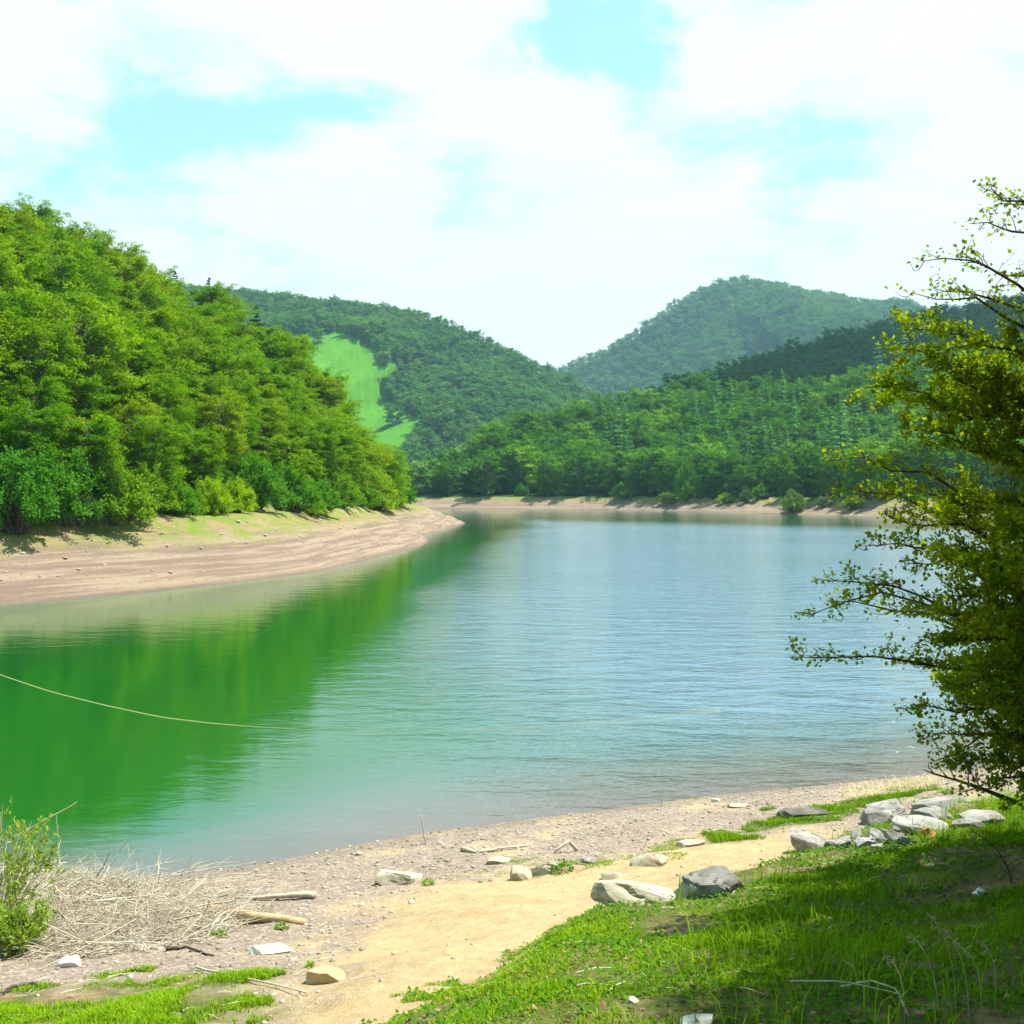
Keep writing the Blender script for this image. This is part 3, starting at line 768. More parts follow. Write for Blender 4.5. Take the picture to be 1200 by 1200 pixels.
# ------------------------------------------------------------------ hawthorn on the right
def build_hawthorn():
    r = np.random.default_rng(77)
    YT = 9.2; xt = (1285 - 600) / F * YT; zt = gz(xt, YT)
    root = thing('hawthorn_tree', (xt, YT, zt), 'small leaved hawthorn leaning in from the right edge over the water', 'tree')
    o0 = np.array([xt, YT, zt])
    tb = Tubes(7)
    top = np.array([.25, .1, 6.2])
    TP = curve((0, 0, -.3), top, (-.12, .08, 0), 9) + np.concatenate([np.zeros((1, 3)), r.normal(0, .04, (8, 3))])
    tb.add(TP, np.linspace(.15, .03, 9))
    tips = [(1152, 226, 9), (1165, 240, 9.3), (1136, 262, 8.8), (1080, 306, 8.6), (1068, 343, 8.8), (1095, 338, 9.2), (1040, 408, 8.6), (1026, 452, 8.7), (1072, 385, 9), (1052, 500, 8.4),
            (972, 540, 8.3), (985, 570, 8.8), (1030, 600, 8.2), (1012, 640, 8.5), (966, 680, 8.4), (945, 722, 8.3), (925, 770, 8.2), (970, 705, 9.0), (1060, 660, 8.6), (1045, 580, 9.3),
            (1065, 830, 8.4), (1074, 868, 8.6), (1100, 890, 8.3), (1135, 925, 8.1), (1180, 945, 8.0), (1062, 720, 8.1), (1080, 780, 8.8), (1032, 470, 9.2), (1110, 430, 8.6), (1125, 300, 9.4)]
    T = [np.array(W(*q)) - o0 for q in tips]
    nspec = len(T)
    while len(T) < nspec + 92:
        px_ = r.uniform(1075, 1420); py_ = r.triangular(340, 760, 940); Yq = r.uniform(7.4, 11)
        lo = np.interp(py_, [330, 420, 520, 600, 700, 800, 900, 940], [1170, 1110, 1065, 1085, 1075, 1090, 1105, 1150])
        if px_ < lo or (py_ < 430 and (px_ < 1190 or r.random() < .6)): continue
        T.append(np.array(W(px_, py_, Yq)) - o0)
    C = []; A = []; N = []; bt = Tubes(5); berries = []
    for n_, tip in enumerate(T):
        L = np.linalg.norm(tip[:2])
        h0 = np.clip(tip[2] - r.uniform(.15, .5) * L, .35, 5.6)
        i = np.interp(h0, TP[:, 2], np.arange(9)); i0 = int(i); p0 = TP[i0] + (TP[min(i0 + 1, 8)] - TP[i0]) * (i - i0)
        n = 9
        P = curve(p0, tip, (0, 0, .10 * L), n); P[1:-1] += r.normal(0, .045, (n - 2, 3))
        bt.s = 5; bt.add(P, np.linspace(.022 if n_ < nspec else .018, .003, n))
        out = unit(tip - p0)
        sparse = n_ < 6 or n_ == 29
        ntw = 22 if not sparse else 12
        dl = np.linalg.norm(tip - p0)
        for k in range(ntw):
            t = (.28 + .72 * (k + r.random()) / ntw); u = t * (n - 1); u0 = min(int(u), n - 2); q = P[u0] + (P[u0 + 1] - P[u0]) * (u - u0)
            d = unit(out * .8 + r.normal(0, .55, 3) * np.array([1, 1, .75]) + np.array([0, 0, .1]))
            dens = .28 if sparse else (1.0 if (n_ >= nspec or (380 < tips[n_][1] < 560 and tips[n_][0] > 1015)) else .5)
            tl = r.uniform(.16, .55) * (1.25 - .75 * t) * (1 if dens > .9 else .62)
            Q = curve(q, q + d * tl, r.normal(0, .03, 3), 4)
            bt.s = 3; bt.add(Q, [.005, .004, .003, .0015])
            nl = int((tl * 210 + 9) * dens)
            tt = r.random(nl)
            C.append(q + d * (tl * tt)[:, None] + r.normal(0, .028, (nl, 3)))
            A.append(unit(d * .6 + r.normal(0, .6, (nl, 3)))); N.append(np.array([.2, -.1, .9]) + r.normal(0, .5, (nl, 3)))
            if r.random() < .04: berries.append(q + d * tl * .8)
    C = np.concatenate(C); A = np.concatenate(A); N = np.concatenate(N); n = len(C)
    S = unit(np.cross(N, A)); l = .038 * r.uniform(.6, 1.35, n)[:, None]
    link('crown', leaves_mesh('hawthorn_crown', C, A * l, S * l * .4, .25), M['hawthorn'], root)
    link('trunk', tb.mesh('hawthorn_trunk'), M['dark_bark'], root)
    link('branches', bt.mesh('hawthorn_branches'), M['dark_bark'], root)
    # bare dead branch low on the tree, near the shore
    db = Tubes(5)
    P = np.array([np.array(W(a, b, 8.3)) - o0 for a, b in [(1190, 940), (1150, 924), (1120, 914), (1095, 907), (1082, 902)]])
    db.add(P, [.02, .014, .01, .007, .003])
    for a, b, c_, e in [(1150, 924, 1128, 880), (1120, 914, 1112, 888), (1135, 919, 1140, 885), (1095, 907, 1088, 893), (1110, 911, 1098, 890)]:
        db.add(np.array([np.array(W(a, b, 8.3)) - o0, np.array(W((a + c_) / 2 - 3, (b + e) / 2, 8.25)) - o0, np.array(W(c_, e, 8.2)) - o0]), [.006, .004, .0015])
    link('dead_branch', db.mesh('dead_branch'), M['dark_bark'], root)
build_hawthorn()

# trees just outside the frame on the right: they throw the shade over the grass
for x_, y_, s, v in [(7.7, 6.5, (.8, .8, 1.0), 0), (6.9, 4.5, (.8, .8, .95), 1), (8.6, 8.2, (.8, .8, 1.12), 1), (11.0, 10.6, (.8, .8, .9), 0), (9.6, 5.2, 1.0, 1), (11.8, 13.0, .8, 1)]:
    tree('shade_tree', *SHADE[v], (x_, y_, gz(x_, y_) - .1), 'leafy tree standing right of the frame, shading the grass', 'tree', 'trees shading the grass', s, x_)

for x_, y_, s, v in [(6, .5, 1.0, 0), (10, 1, 1.1, 1), (2.5, -5, 1.1, 0), (7.5, -4.5, 1.15, 1), (13.5, 6, 1.1, 0), (-3, -7, 1.0, 1)]:  # added out of view to block sky light from the grass
    tree('shade_tree', *SHADE[v], (x_, y_, gz(x_, y_) - .1), 'leafy tree standing beside or behind the camera on the grassy bank', 'tree', 'trees of the grove behind the viewpoint', s, x_)

# ------------------------------------------------------------------ rocks
def make_rock(seed, sx, sy, sz, cuts=12, crack=False, sub=4, rough=.05):
    import bmesh
    r = np.random.default_rng(seed)
    bm = bmesh.new(); bmesh.ops.create_icosphere(bm, subdivisions=sub, radius=1)
    V = np.array([v.co[:] for v in bm.verts])
    ax = np.linalg.qr(np.eye(3) + r.normal(0, .28, (3, 3)))[0]
    NN = [(sg * ax[k], r.uniform(.52, .72)) for k in range(3) for sg in (-1, 1)]
    NN += [(unit(r.normal(0, 1, 3)), r.uniform(.62, .86)) for _ in range(cuts + 4)]
    for n, k in NN:
        e = V @ n - k
        V = np.where(e[:, None] > 0, V - n * e[:, None] * .98, V)
    if crack:
        for _ in range(2):
            n = unit(r.normal(0, 1, 3)); k = r.uniform(-.25, .3)
            e = V @ n - k + .05 * np.sin(V[:, 0] * 7) + .04 * np.sin(V[:, 2] * 11)
            V = V * (1 - .16 * np.exp(-(e / .035) ** 2))[:, None]
    nz = fbm(V[:, 0] * 2.2 + V[:, 2] * 1.7 + seed, V[:, 1] * 2.2 - V[:, 2] * 1.3, 4)
    nz2 = fbm(V[:, 0] * 7 + V[:, 2] * 6 + seed, V[:, 1] * 7 - V[:, 2] * 5, 3)
    V = V * (1 + rough * nz + .022 * nz2)[:, None]
    V = V / np.abs(V).max(0) * np.array([sx, sy, sz])
    for v, c in zip(bm.verts, V): v.co = c
    me = bpy.data.meshes.new('rock'); bm.to_mesh(me); bm.free(); shade(me)
    me.set_sharp_from_angle(angle=math.radians(24))
    return me

# px, py of the middle, width px, height px, material, tilt deg, crack, label
ROCKS = [
 (466, 1028, 54, 20, 'limestone', 4, True, 'pale cracked slab lying alone on the gravel left of the sandy path'),
 (379, 1143, 50, 22, 'brownstone', -6, False, 'brown wedge shaped stone at the bottom of the sandy path'),
 (610, 1023, 30, 20, 'limestone', 20, False, 'left half of a pale split rock beside the path'),
 (640, 1017, 36, 18, 'limestone', -12, True, 'right half of a pale split rock, next to a small green plant'),
 (583, 1009, 30, 8, 'limestone', 0, False, 'flat pale stone among moss above the split rock'),
 (690, 1008, 20, 10, 'greystone', 8, False, 'small grey stone right of the small green plant'),
 (760, 1006, 44, 20, 'limestone', -10, False, 'pale wedge shaped rock at the upper edge of the path'),
 (810, 988, 34, 9, 'limestone', -8, False, 'low pale stone at the left end of the grass strip'),
 (719, 1026, 28, 10, 'limestone', 0, False, 'flat pale stone in the middle of the path'),
 (748, 1048, 104, 30, 'limestone', 10, True, 'broad sunlit slab half buried at the grass bank'),
 (834, 1033, 84, 44, 'greystone', -8, True, 'large cracked grey boulder at the edge of the tree shade'),
 (958, 988, 66, 22, 'greystone', 22, False, 'long slanting grey rock at the left end of the rock row'),
 (991, 985, 22, 20, 'greystone', 5, False, 'small blocky grey rock next to the long slanting one'),
 (1006, 977, 20, 15, 'greystone', -10, False, 'small rounded grey rock topping the rock row'),
 (1019, 988, 30, 17, 'greystone', 0, False, 'grey rock low in the rock row above the lit grass'),
 (1040, 978, 42, 24, 'greystone', 12, True, 'speckled grey rock in the middle of the rock row'),
 (1085, 968, 84, 26, 'greystone', 8, False, 'long grey ledge at the right of the rock row'),
 (1041, 950, 54, 32, 'greystone', -14, True, 'angular dark grey boulder with a bright top behind the rock row'),
 (1112, 941, 70, 18, 'greystone', -7, False, 'flat grey slab lying highest, below the hawthorn'),
 (1098, 953, 54, 20, 'greystone', 10, False, 'grey slab with a pale tip under the flat slab'),
 (1160, 957, 60, 22, 'greystone', 0, False, 'shaded grey rock under the hawthorn at the right end'),
 (1014, 961, 10, 6, 'whitestone', 0, False, 'tiny pale stone left of the angular boulder'),
 (313, 1114, 52, 10, 'whitestone', 2, False, 'long flat white stone right of the brush pile'),
 (78, 1128, 32, 13, 'whitestone', -8, False, 'white stone in front of the brush pile'),
 (839, 937, 10, 6, 'whitestone', 0, False, 'small white stone by the waterline'),
 (866, 944, 26, 5, 'limestone', -4, False, 'thin pale stone on the gravel near the waterline'),
 (940, 952, 60, 10, 'darkstone', -3, False, 'dark flat rock at the top of the grass strip'),
 (742, 1172, 14, 9, 'whitestone', 30, False, 'small white stone in the sunlit grass'),
 (1150, 1046, 16, 14, 'whitestone', 40, False, 'small white stone in the shaded grass'),
 (815, 1197, 46, 16, 'whitestone', -12, False, 'pale stone at the bottom edge in the grass'),
 (420, 1000, 12, 6, 'limestone', 0, False, 'small pale stone on the gravel near the upright stick'),
 (976, 990, 20, 13, 'greystone', 12, False, 'knobbly grey rock between the long slanting one and the blocky one'),
 (1060, 985, 26, 15, 'greystone', -6, False, 'grey stone at the foot of the long ledge'),
 (1066, 957, 22, 14, 'greystone', 6, False, 'grey stone wedged between the angular boulder and the slabs'),
 (1135, 966, 44, 18, 'greystone', -8, False, 'shaded grey block at the right end of the ledge'),
 (1028, 992, 16, 10, 'greystone', -12, False, 'little grey stone in front of the rock row'),
 (955, 979, 14, 8, 'greystone', 10, False, 'small grey stone on the path behind the long slanting rock'),
]
for q, (px_, py_, w, h, mt, tilt, crack, lab) in enumerate(ROCKS):
    p = G(px_, py_ + h * .42)
    sc = p[1] / F
    hw = w * sc / 2 * 1.05; hh = h * sc / 2 * 1.15
    me = make_rock(200 + q, hw, max(hw * .6, hh), hh, crack=crack, sub=4 if w > 25 else 3)
    o = link('rock' if w > 24 else 'stone', me, M[mt], loc=(p[0], p[1] + hw * .3, p[2] + hh * .12), label=lab, category='rock' if w > 24 else 'stone')
    o.rotation_euler = (0, math.radians(tilt), random.uniform(-.25, .25))

# ------------------------------------------------------------------ driftwood, sticks, rope
def stick(name, pts, radii, mat, label, cat='branch', sides=6, forks=()):
    pts = np.array(pts, float); base = pts.mean(0).copy(); base[2] = pts[:, 2].min()
    tb = Tubes(sides)
    n = 10
    t = np.linspace(0, len(pts) - 1, n)
    P = np.stack([np.interp(t, np.arange(len(pts)), pts[:, k]) for k in range(3)], 1)
    P += np.random.default_rng(int(abs(pts[0][0]) * 1000)).normal(0, radii[0] * .35, P.shape)
    P = np.concatenate([[P[0] - (P[1] - P[0]) * .02], P, [P[-1] + (P[-1] - P[-2]) * .02]])
    tb.add(P - base, np.concatenate([[.0005], np.linspace(radii[0], radii[1], n), [.0005]]))
    for f in forks:
        f = np.array(f, float); tb.add(f - base, np.linspace(radii[1] * 1.3, radii[1] * .4, len(f)))
    return link(name, tb.mesh(name), mat, loc=base, label=label, category=cat)
def gp(px_, py_, up=.02):
    p = G(px_, py_); p[2] += up; return p
b0 = gp(499, 989, -.05); t0 = b0 + np.array([-.08, .02, .52])
stick('upright_stick', [b0, (b0 + t0) / 2, t0], (.016, .009), M['deadwood'], 'thin pale stick standing upright in the gravel by the water', 'stick')
stick('fallen_branch', [gp(540, 998, .03), gp(560, 1000, .03), gp(585, 998, .04), gp(620, 991, .03)], (.035, .012), M['deadwood'], 'long pale branch lying on the gravel right of the upright stick',
      forks=[[gp(560, 1000, .03), gp(548, 994, .08)]])
a = gp(650, 1000, 0); c_ = gp(676, 998, 0)
stick('arched_branch', [a, a * .7 + c_ * .3 + np.array([0, 0, .10]), a * .35 + c_ * .65 + np.array([0, 0, .16]), c_], (.02, .03), M['deadwood'], 'arched brown branch above the small green plant')
stick('driftwood_log', [gp(275, 1057, .04), gp(320, 1055, .05), gp(345, 1054, .07), gp(370, 1053, .04)], (.02, .05), M['deadwood'], 'pale peeled log behind the brush pile, nearest the water', 'log')
stick('driftwood_log', [gp(205, 1075, .07), gp(260, 1078, .07), gp(300, 1082, .06), gp(355, 1084, .05)], (.085, .05), M['brownstone'], 'thick brown log half under the brush pile', 'log')
stick('fallen_branch', [gp(195, 1115, .02), gp(220, 1113, .03), gp(250, 1122, .02)], (.025, .01), M['dark_bark'], 'dark branch at the front edge of the brush pile')
stick('fallen_branch', [gp(230, 1137, .02), gp(290, 1150, .02), gp(360, 1166, .02)], (.012, .006), M['deadwood'], 'thin pale twig near the left grass patch', 'twig')
stick('fallen_branch', [gp(985, 1170, .06), gp(1020, 1170, .09), gp(1050, 1176, .07), gp(1065, 1196, .02)], (.005, .004), M['straw_twig'], 'bent straw coloured twig in the shaded grass', 'twig')
stick('fallen_branch', [gp(925, 1165, .06), gp(985, 1169, .08), gp(1060, 1182, .06)], (.004, .003), M['straw_twig'], 'thin straight twig lying left of the bent one in shade', 'twig')
stick('fallen_branch', [gp(825, 1051, .05), gp(855, 1048, .05)], (.03, .02), M['bark'], 'short grey branch below the large cracked boulder')
stick('fallen_branch', [gp(0, 1168, .03), gp(14, 1162, .04), gp(35, 1155, .02), gp(48, 1158, .02)], (.012, .02), M['dark_bark'], 'short dark branch by the bottom left grass')
for q, (px_, py_, ln, lab) in enumerate([(775, 945, .12, 'short upright twig at the waterline right of centre')]):
    p = gp(px_, py_, -.03); stick('upright_stick', [p, p + np.array([.01, 0, .2])], (.012, .008), M['deadwood'], lab, 'stick')

rope = [(-120, 745), (0, 791), (60, 811), (120, 826), (190, 841), (250, 848), (300, 852), (400, 857), (520, 857), (640, 851), (750, 842), (845, 829)]
RP = []
for px_, py_ in rope:
    Y = CH * F / (py_ - HZ); RP.append(((px_ - 600) / F * Y, Y, .004))
RP = np.array(RP); t = np.linspace(0, len(RP) - 1, 120)
RQ = np.stack([np.interp(t, np.arange(len(RP)), RP[:, k]) for k in range(3)], 1)
for _ in range(6): RQ[1:-1] = (RQ[:-2] + 2 * RQ[1:-1] + RQ[2:]) / 4
tb = Tubes(6); tb.add(RQ - RQ[30], np.interp(t, [0, 5, 6.5, 11], [.010, .009, .003, .0025]))
link('floating_rope', tb.mesh('floating_rope'), M['rope'], loc=RQ[30], label='thin pale rope floating across the green water on the left', category='rope')

# small orange leaf object in the grass
p = gp(1087, 986, .03)
o = link('dry_leaf', leaves_mesh('dry_leaf', np.array([[0, 0, 0], [.02, .01, .02], [-.03, 0, .01]]), np.array([[.10, .02, .06], [-.05, .02, .09], [.03, -.03, .1]]), np.array([[.0, .03, .03], [.04, .02, 0], [.04, 0, -.01]]), .3), M['orange'], loc=p,
         label='curled orange dead leaf on the sunlit grass below the rock row', category='leaf')

# ------------------------------------------------------------------ brush pile and willow bush on the left
def build_brush():
    r = np.random.default_rng(9); tb = Tubes(3)
    pl = [G(a, b)[:2] for a, b in [(-60, 1100), (-30, 1030), (60, 1030), (150, 1040), (240, 1052), (300, 1070), (290, 1085), (230, 1105), (150, 1115), (60, 1125), (-40, 1120)]]
    P = np.array(pl); lo = P.min(0); hi = P.max(0); n = 0
    org = np.array([*P.mean(0), gz(*P.mean(0))])
    while n < 3000:
        q = r.uniform(lo, hi); e = float(sdf(np.array([q[0]]), np.array([q[1]]), pl)[0])
        if e < -.1: continue
        hm = .40 * min(1, max(e, 0) / .7) * np.interp(q[0], [lo[0], (lo[0] + hi[0]) / 2, hi[0]], [1.1, .9, .5])
        z0 = gz(q[0], q[1]) + r.random() ** .8 * hm + .02
        L = r.uniform(.25, .95) * (1.5 if r.random() < .08 else 1)
        az = r.normal(.15, .8) + (math.pi if r.random() < .5 else 0)
        el = r.normal(.12, .28) if r.random() > .12 else r.uniform(.3, .9)
        d = np.array([math.cos(az) * math.cos(el), math.sin(az) * math.cos(el), math.sin(el)])
        p0 = np.array([q[0], q[1], z0]) - d * L * .5; p1 = p0 + d * L
        p0[2] = max(p0[2], gz(p0[0], p0[1]) + .01); p1[2] = max(p1[2], gz(p1[0], p1[1]) + .01)
        rad = r.uniform(.003, .0075) if r.random() > .05 else r.uniform(.010, .02)
        tb.add(curve(p0, p1, r.normal(0, .05 * L, 3), 5) - org, np.linspace(rad, rad * .4, 5))
        if r.random() < .5:
            m_ = p0 + (p1 - p0) * r.uniform(.3, .7); d2 = unit(d + r.normal(0, .6, 3)) * L * .45
            tb.add(np.array([m_, m_ + d2 * .5 + r.normal(0, .01, 3), m_ + d2]) - org, [rad * .6, rad * .45, rad * .25])
        n += 1
    # longer branches rising out of the heap
    for a, b, c, e in [(60, 1060, 215, 1008), (120, 1050, 280, 1010), (100, 1060, 150, 990), (150, 1045, 300, 1010), (40, 1070, 130, 1012), (190, 1040, 312, 1028), (70, 1050, 66, 955), (130, 1050, 157, 1000), (180, 1050, 188, 995), (200, 1045, 236, 1010)]:
        p0 = G(a, b); Y = p0[1] + .3; p1 = np.array(W(c, e, Y))
        p1[2] = max(p1[2], gz(p1[0], p1[1]) + .05)
        P_ = curve(p0, p1, (0, 0, .08), 7); P_[1:-1] += r.normal(0, .015, (5, 3))
        tb.add(P_ - org, np.linspace(.014, .004, 7))
        for _ in range(4):
            i = r.integers(2, 6); d2 = unit((p1 - p0) + r.normal(0, .5, 3)) * r.uniform(.15, .4)
            tb.add(np.array([P_[i], P_[i] + d2 * .5, P_[i] + d2]) - org, [.005, .004, .002])
    link('brush_pile', tb.mesh('brush_pile'), M['straw_twig'], loc=org, label='tangled heap of bleached dry twigs on the left shore', category='brush pile', kind='stuff')
build_brush()

def build_willow(px_, py_, hp, wp, label, seed):
    r = np.random.default_rng(seed); p = G(px_, py_); sc = p[1] / F
    root = thing('willow_bush', p, label, 'bush')
    tb = Tubes(4); C = []; A = []; N = []
    H = hp * sc; R = wp * sc / 2
    for i in range(46):
        az = r.random() * 6.283; q = r.random() ** .6
        tip = np.array([math.cos(az) * R * q, math.sin(az) * R * q, H * r.uniform(.45, 1.0) * (1.05 - .35 * q)])
        P = curve((math.cos(az) * .1, math.sin(az) * .1, -.1), tip, (0, 0, .08 * H), 7)
        tb.add(P, np.linspace(.009, .002, 7))
        for k in range(6):
            t = r.uniform(.35, 1); b = P[int(t * 6)]; d = unit((tip) / np.linalg.norm(tip) + r.normal(0, .45, 3)); tl = r.uniform(.12, .32)
            nl = 16; tt = r.random(nl)
            C.append(b + d * (tl * tt)[:, None]); A.append(unit(d + r.normal(0, .5, (nl, 3)))); N.append(r.normal(0, 1, (nl, 3)) + np.array([0, 0, .5]))
    C = np.concatenate(C); A = np.concatenate(A); N = np.concatenate(N)
    S = unit(np.cross(N, A)); l = .055 * r.uniform(.6, 1.4, len(C))[:, None]
    link('foliage', leaves_mesh('willow_foliage', C, A * l, S * l * .18), M['willow'], root)
    link('stems', tb.mesh('willow_stems'), M['straw_twig'], root)
    return root
build_willow(-8, 1098, 165, 170, 'feathery yellow green willow bush at the left edge of the brush pile', 3)
build_willow(20, 1118, 60, 60, 'low grey green shoot growing in front of the brush pile', 5)
stick('bare_branch', [G(-30, 1060) + np.array([0, 0, .3]), np.array(W(10, 985, G(-30, 1060)[1])), np.array(W(50, 962, G(-30, 1060)[1] + .1)), np.array(W(90, 940, G(-30, 1060)[1] + .2))], (.016, .005), M['straw_twig'],
      'long bare branch slanting up out of the willow bush over the water')

# small weeds with leaves
def weed(px_, py_, wpx, label, mat='weed', n=220, ls=.035):
    r = np.random.default_rng(px_ + py_); p = G(px_, py_); R = wpx * p[1] / F / 2
    az = r.random(n) * 6.283; q = r.random(n) ** .5
    C = np.stack([np.cos(az) * q * R, np.sin(az) * q * R, R * 1.1 * r.random(n) * (1.1 - q)], 1)
    A = unit(np.stack([np.cos(az), np.sin(az), r.uniform(0, 1, n)], 1) + r.normal(0, .4, (n, 3))); S = unit(np.cross(A, r.normal(0, .5, (n, 3)) + np.array([0, 0, 1])))
    l = ls * r.uniform(.6, 1.4, n)[:, None]
    link('weed', leaves_mesh('weed', C, A * l, S * l * .4), M[mat], loc=p, label=label, category='plant')
weed(659, 1022, 26, 'small bright green plant beside the split rock')
weed(690, 1012, 14, 'tiny green plant against the small grey stone', n=100)
weed(256, 1098, 16, 'small yellow green sprout right of the brush pile', 'willow', 140)
weed(330, 1088, 14, 'small sprout beside the thick brown log', 'willow', 100)
weed(502, 1037, 14, 'small green sprout below the pale cracked slab', 'willow', 80)

# ------------------------------------------------------------------ grass, dry grass, pebbles, litter
def scatter(poly, n, r, edge=.25, nz=1.0, thr=None, shade_=0):
    P = np.array(poly); lo = P.min(0); hi = P.max(0)
    out = []
    lo = np.maximum(lo, [-9, 3.2]); x = r.uniform(lo[0], hi[0], n * 6); y = r.uniform(lo[1], hi[1], n * 6)
    s = sdf(x, y, poly) + edge * fbm(x * 2.2, y * 2.2, 4)
    f = fbm(x * nz, y * nz, 4)
    k = (s > 0) & (np.abs(x / np.maximum(y, .1)) < .52) & (y > 3.2)
    if thr is not None: k &= (f > thr + r.normal(0, .25, len(x)))
    return x[k][:n], y[k][:n], s[k][:n]

def grass_obj(name, x, y, hgt, wid, mat, r, label, lean=.5):
    z, _ = height(x, y); n = len(x)
    az = r.random(n) * 6.283
    d = np.stack([np.cos(az), np.sin(az), np.zeros(n)], 1); sd = np.stack([-np.sin(az), np.cos(az), np.zeros(n)], 1)
    h = (hgt * r.uniform(.5, 1.4, n))[:, None]; w = (wid * r.uniform(.7, 1.3, n))[:, None]; ln = (lean * r.uniform(.2, 1.3, n))[:, None]
    b = np.stack([x, y, z - .01], 1)
    up = np.array([0, 0, 1.0])
    V = np.empty((n, 5, 3))
    V[:, 0] = b - sd * w; V[:, 1] = b + sd * w
    m_ = b + up * h * .6 + d * h * ln * .3
    V[:, 2] = m_ + sd * w * .75; V[:, 3] = m_ - sd * w * .75
    V[:, 4] = b + up * h * (1 - .25 * ln) + d * h * ln
    i = np.arange(n)[:, None] * 5
    me = mesh_np(name, V.reshape(-1, 3), [i + np.array([[0, 1, 2, 3]]), i + np.array([[3, 2, 4]])])
    return link(name, me, mat, kind='stuff', label=label, category='grass')
r = np.random.default_rng(21)
def vh(x, y, a, b, f=.8): return np.clip(a + (b - a) * (fbm(x * f + 9, y * f, 3) * .5 + .5), .012, None)
x, y, s = scatter(P_GRASS_R, 230000, r, .6, 1.9, -.2)
hh = vh(x, y, .010, .052, 1.6) * np.interp(s, [0, .6], [.6, 1])
grass_obj('bank_grass', x, y, hh, .0042, M['blade'], r, 'short green grass on the shaded bank at the lower right', .7)
x, y, s = scatter(P_GRASS_R, 20000, r, .35, 2.2, .42)
k = (x / y > .15); x, y = x[k], y[k]
grass_obj('tall_grass', x, y, vh(x, y, .08, .24), .0038, M['blade'], r, 'taller grass tufts in the lower right corner', .8)
x, y, s = scatter(P_GRASS_L, 34000, r, .45, 1.6, -.1)
grass_obj('shore_grass', x, y, vh(x, y, .015, .085, 1.8), .0042, M['blade'], r, 'bright green grass patch at the bottom left', .7)
x, y, s = scatter(P_STRIP, 15000, r, .5, 1.6, -.45)
grass_obj('strip_grass', x, y, vh(x, y, .02, .09, 2), .005, M['blade'], r, 'narrow strip of grass between the gravel and the rock row', .7)
P_DRY = [G(a, b)[:2] for a, b in [(985, 940), (1000, 926), (1050, 918), (1110, 908), (1130, 912), (1090, 925), (1040, 936)]]
x, y, s = scatter(P_DRY, 700, r, .2)
grass_obj('dry_reeds', x, y, r.uniform(.08, .24, len(x)), .005, M['dry'], r, 'pale dry reeds along the waterline below the hawthorn', 2.2)
x, y, s = scatter(P_GRASS_R, 26000, r, .5, 1.3, .0); z, _ = height(x, y); n = len(x)
az = r.random(n) * 6.283; A = np.stack([np.cos(az), np.sin(az), r.uniform(.0, .6, n)], 1); S = unit(np.cross(A, np.array([0, 0, 1.]) + r.normal(0, .3, (n, 3)))); l = .028 * r.uniform(.5, 1.5, n)[:, None]
link('ground_weeds', leaves_mesh('ground_weeds', np.stack([x, y, z + .005 + .035 * r.random(n)], 1), A * l, S * l * .45, .2), M['weed'], kind='stuff', label='low broad leaved weeds growing through the bank grass', category='weeds')
# mossy yellow patches
P_MOSS = [G(a, b)[:2] for a, b in [(555, 1022), (580, 1008), (640, 1005), (700, 1006), (790, 985), (820, 990), (720, 1018), (600, 1028)]]
x, y, s = scatter(P_MOSS, 5000, r, .5, 2.0, .1)
grass_obj('moss_grass', x, y, np.full(len(x), .03), .006, M['willow'], r, 'thin yellowish grass among the stones by the path', .8)

# flowering stalks in the corner
for a, b, c, e in [(1120, 1190, 1090, 1075), (1135, 1195, 1105, 1090), (1150, 1195, 1125, 1110), (1100, 1190, 1060, 1090), (1165, 1190, 1150, 1105), (1060, 1200, 1035, 1120), (990, 1170, 995, 1130)]:
    st = Tubes(3)
    p0 = G(a, b); Y = p0[1]; p1 = np.array(W(c, e, Y + .1)); P_ = curve(p0, p1, (.03, 0, .06), 7)
    st.add(P_ - p0, np.linspace(.003, .0015, 7))
    for q in range(14):
        u = r.uniform(4.2, 6); i = min(int(u), 5); m_ = P_[i] + (P_[i + 1] - P_[i]) * (u - i); d2 = r.normal(0, .022, 3); st.add(np.array([m_, m_ + d2 * .6, m_ + d2]) - p0, [.0012, .002, .001])
    link('grass_stalk', st.mesh('grass_stalk'), M['dry'], loc=p0, label='thin seeding grass stalk in the lower right corner', category='grass', group='seeding grass stalks in the corner')

# bare saplings in the shaded grass
for a, b, pts, lab in [(1185, 1035, [(1178, 1010), (1168, 992)], 'leafless dark sapling in the lit grass at the right edge')]:
    p0 = G(a, b); Y = p0[1]
    tb = Tubes(4); tip = np.array(W(1158, 985, Y))
    P_ = curve(p0, tip, (.04, 0, 0), 6); tb.add(P_ - p0, np.linspace(.009, .003, 6))
    for q in range(7):
        i = 1 + q % 5; d2 = unit(np.array([r.choice([-1, 1]) * .8, r.normal(0, .4), .6])) * r.uniform(.08, .2); tb.add(np.array([P_[i], P_[i] + d2 * .5 + r.normal(0, .01, 3), P_[i] + d2]) - p0, [.004, .003, .0015])
    link('bare_sapling', tb.mesh('bare_sapling'), M['dark_bark'], loc=p0, label=lab, category='sapling')

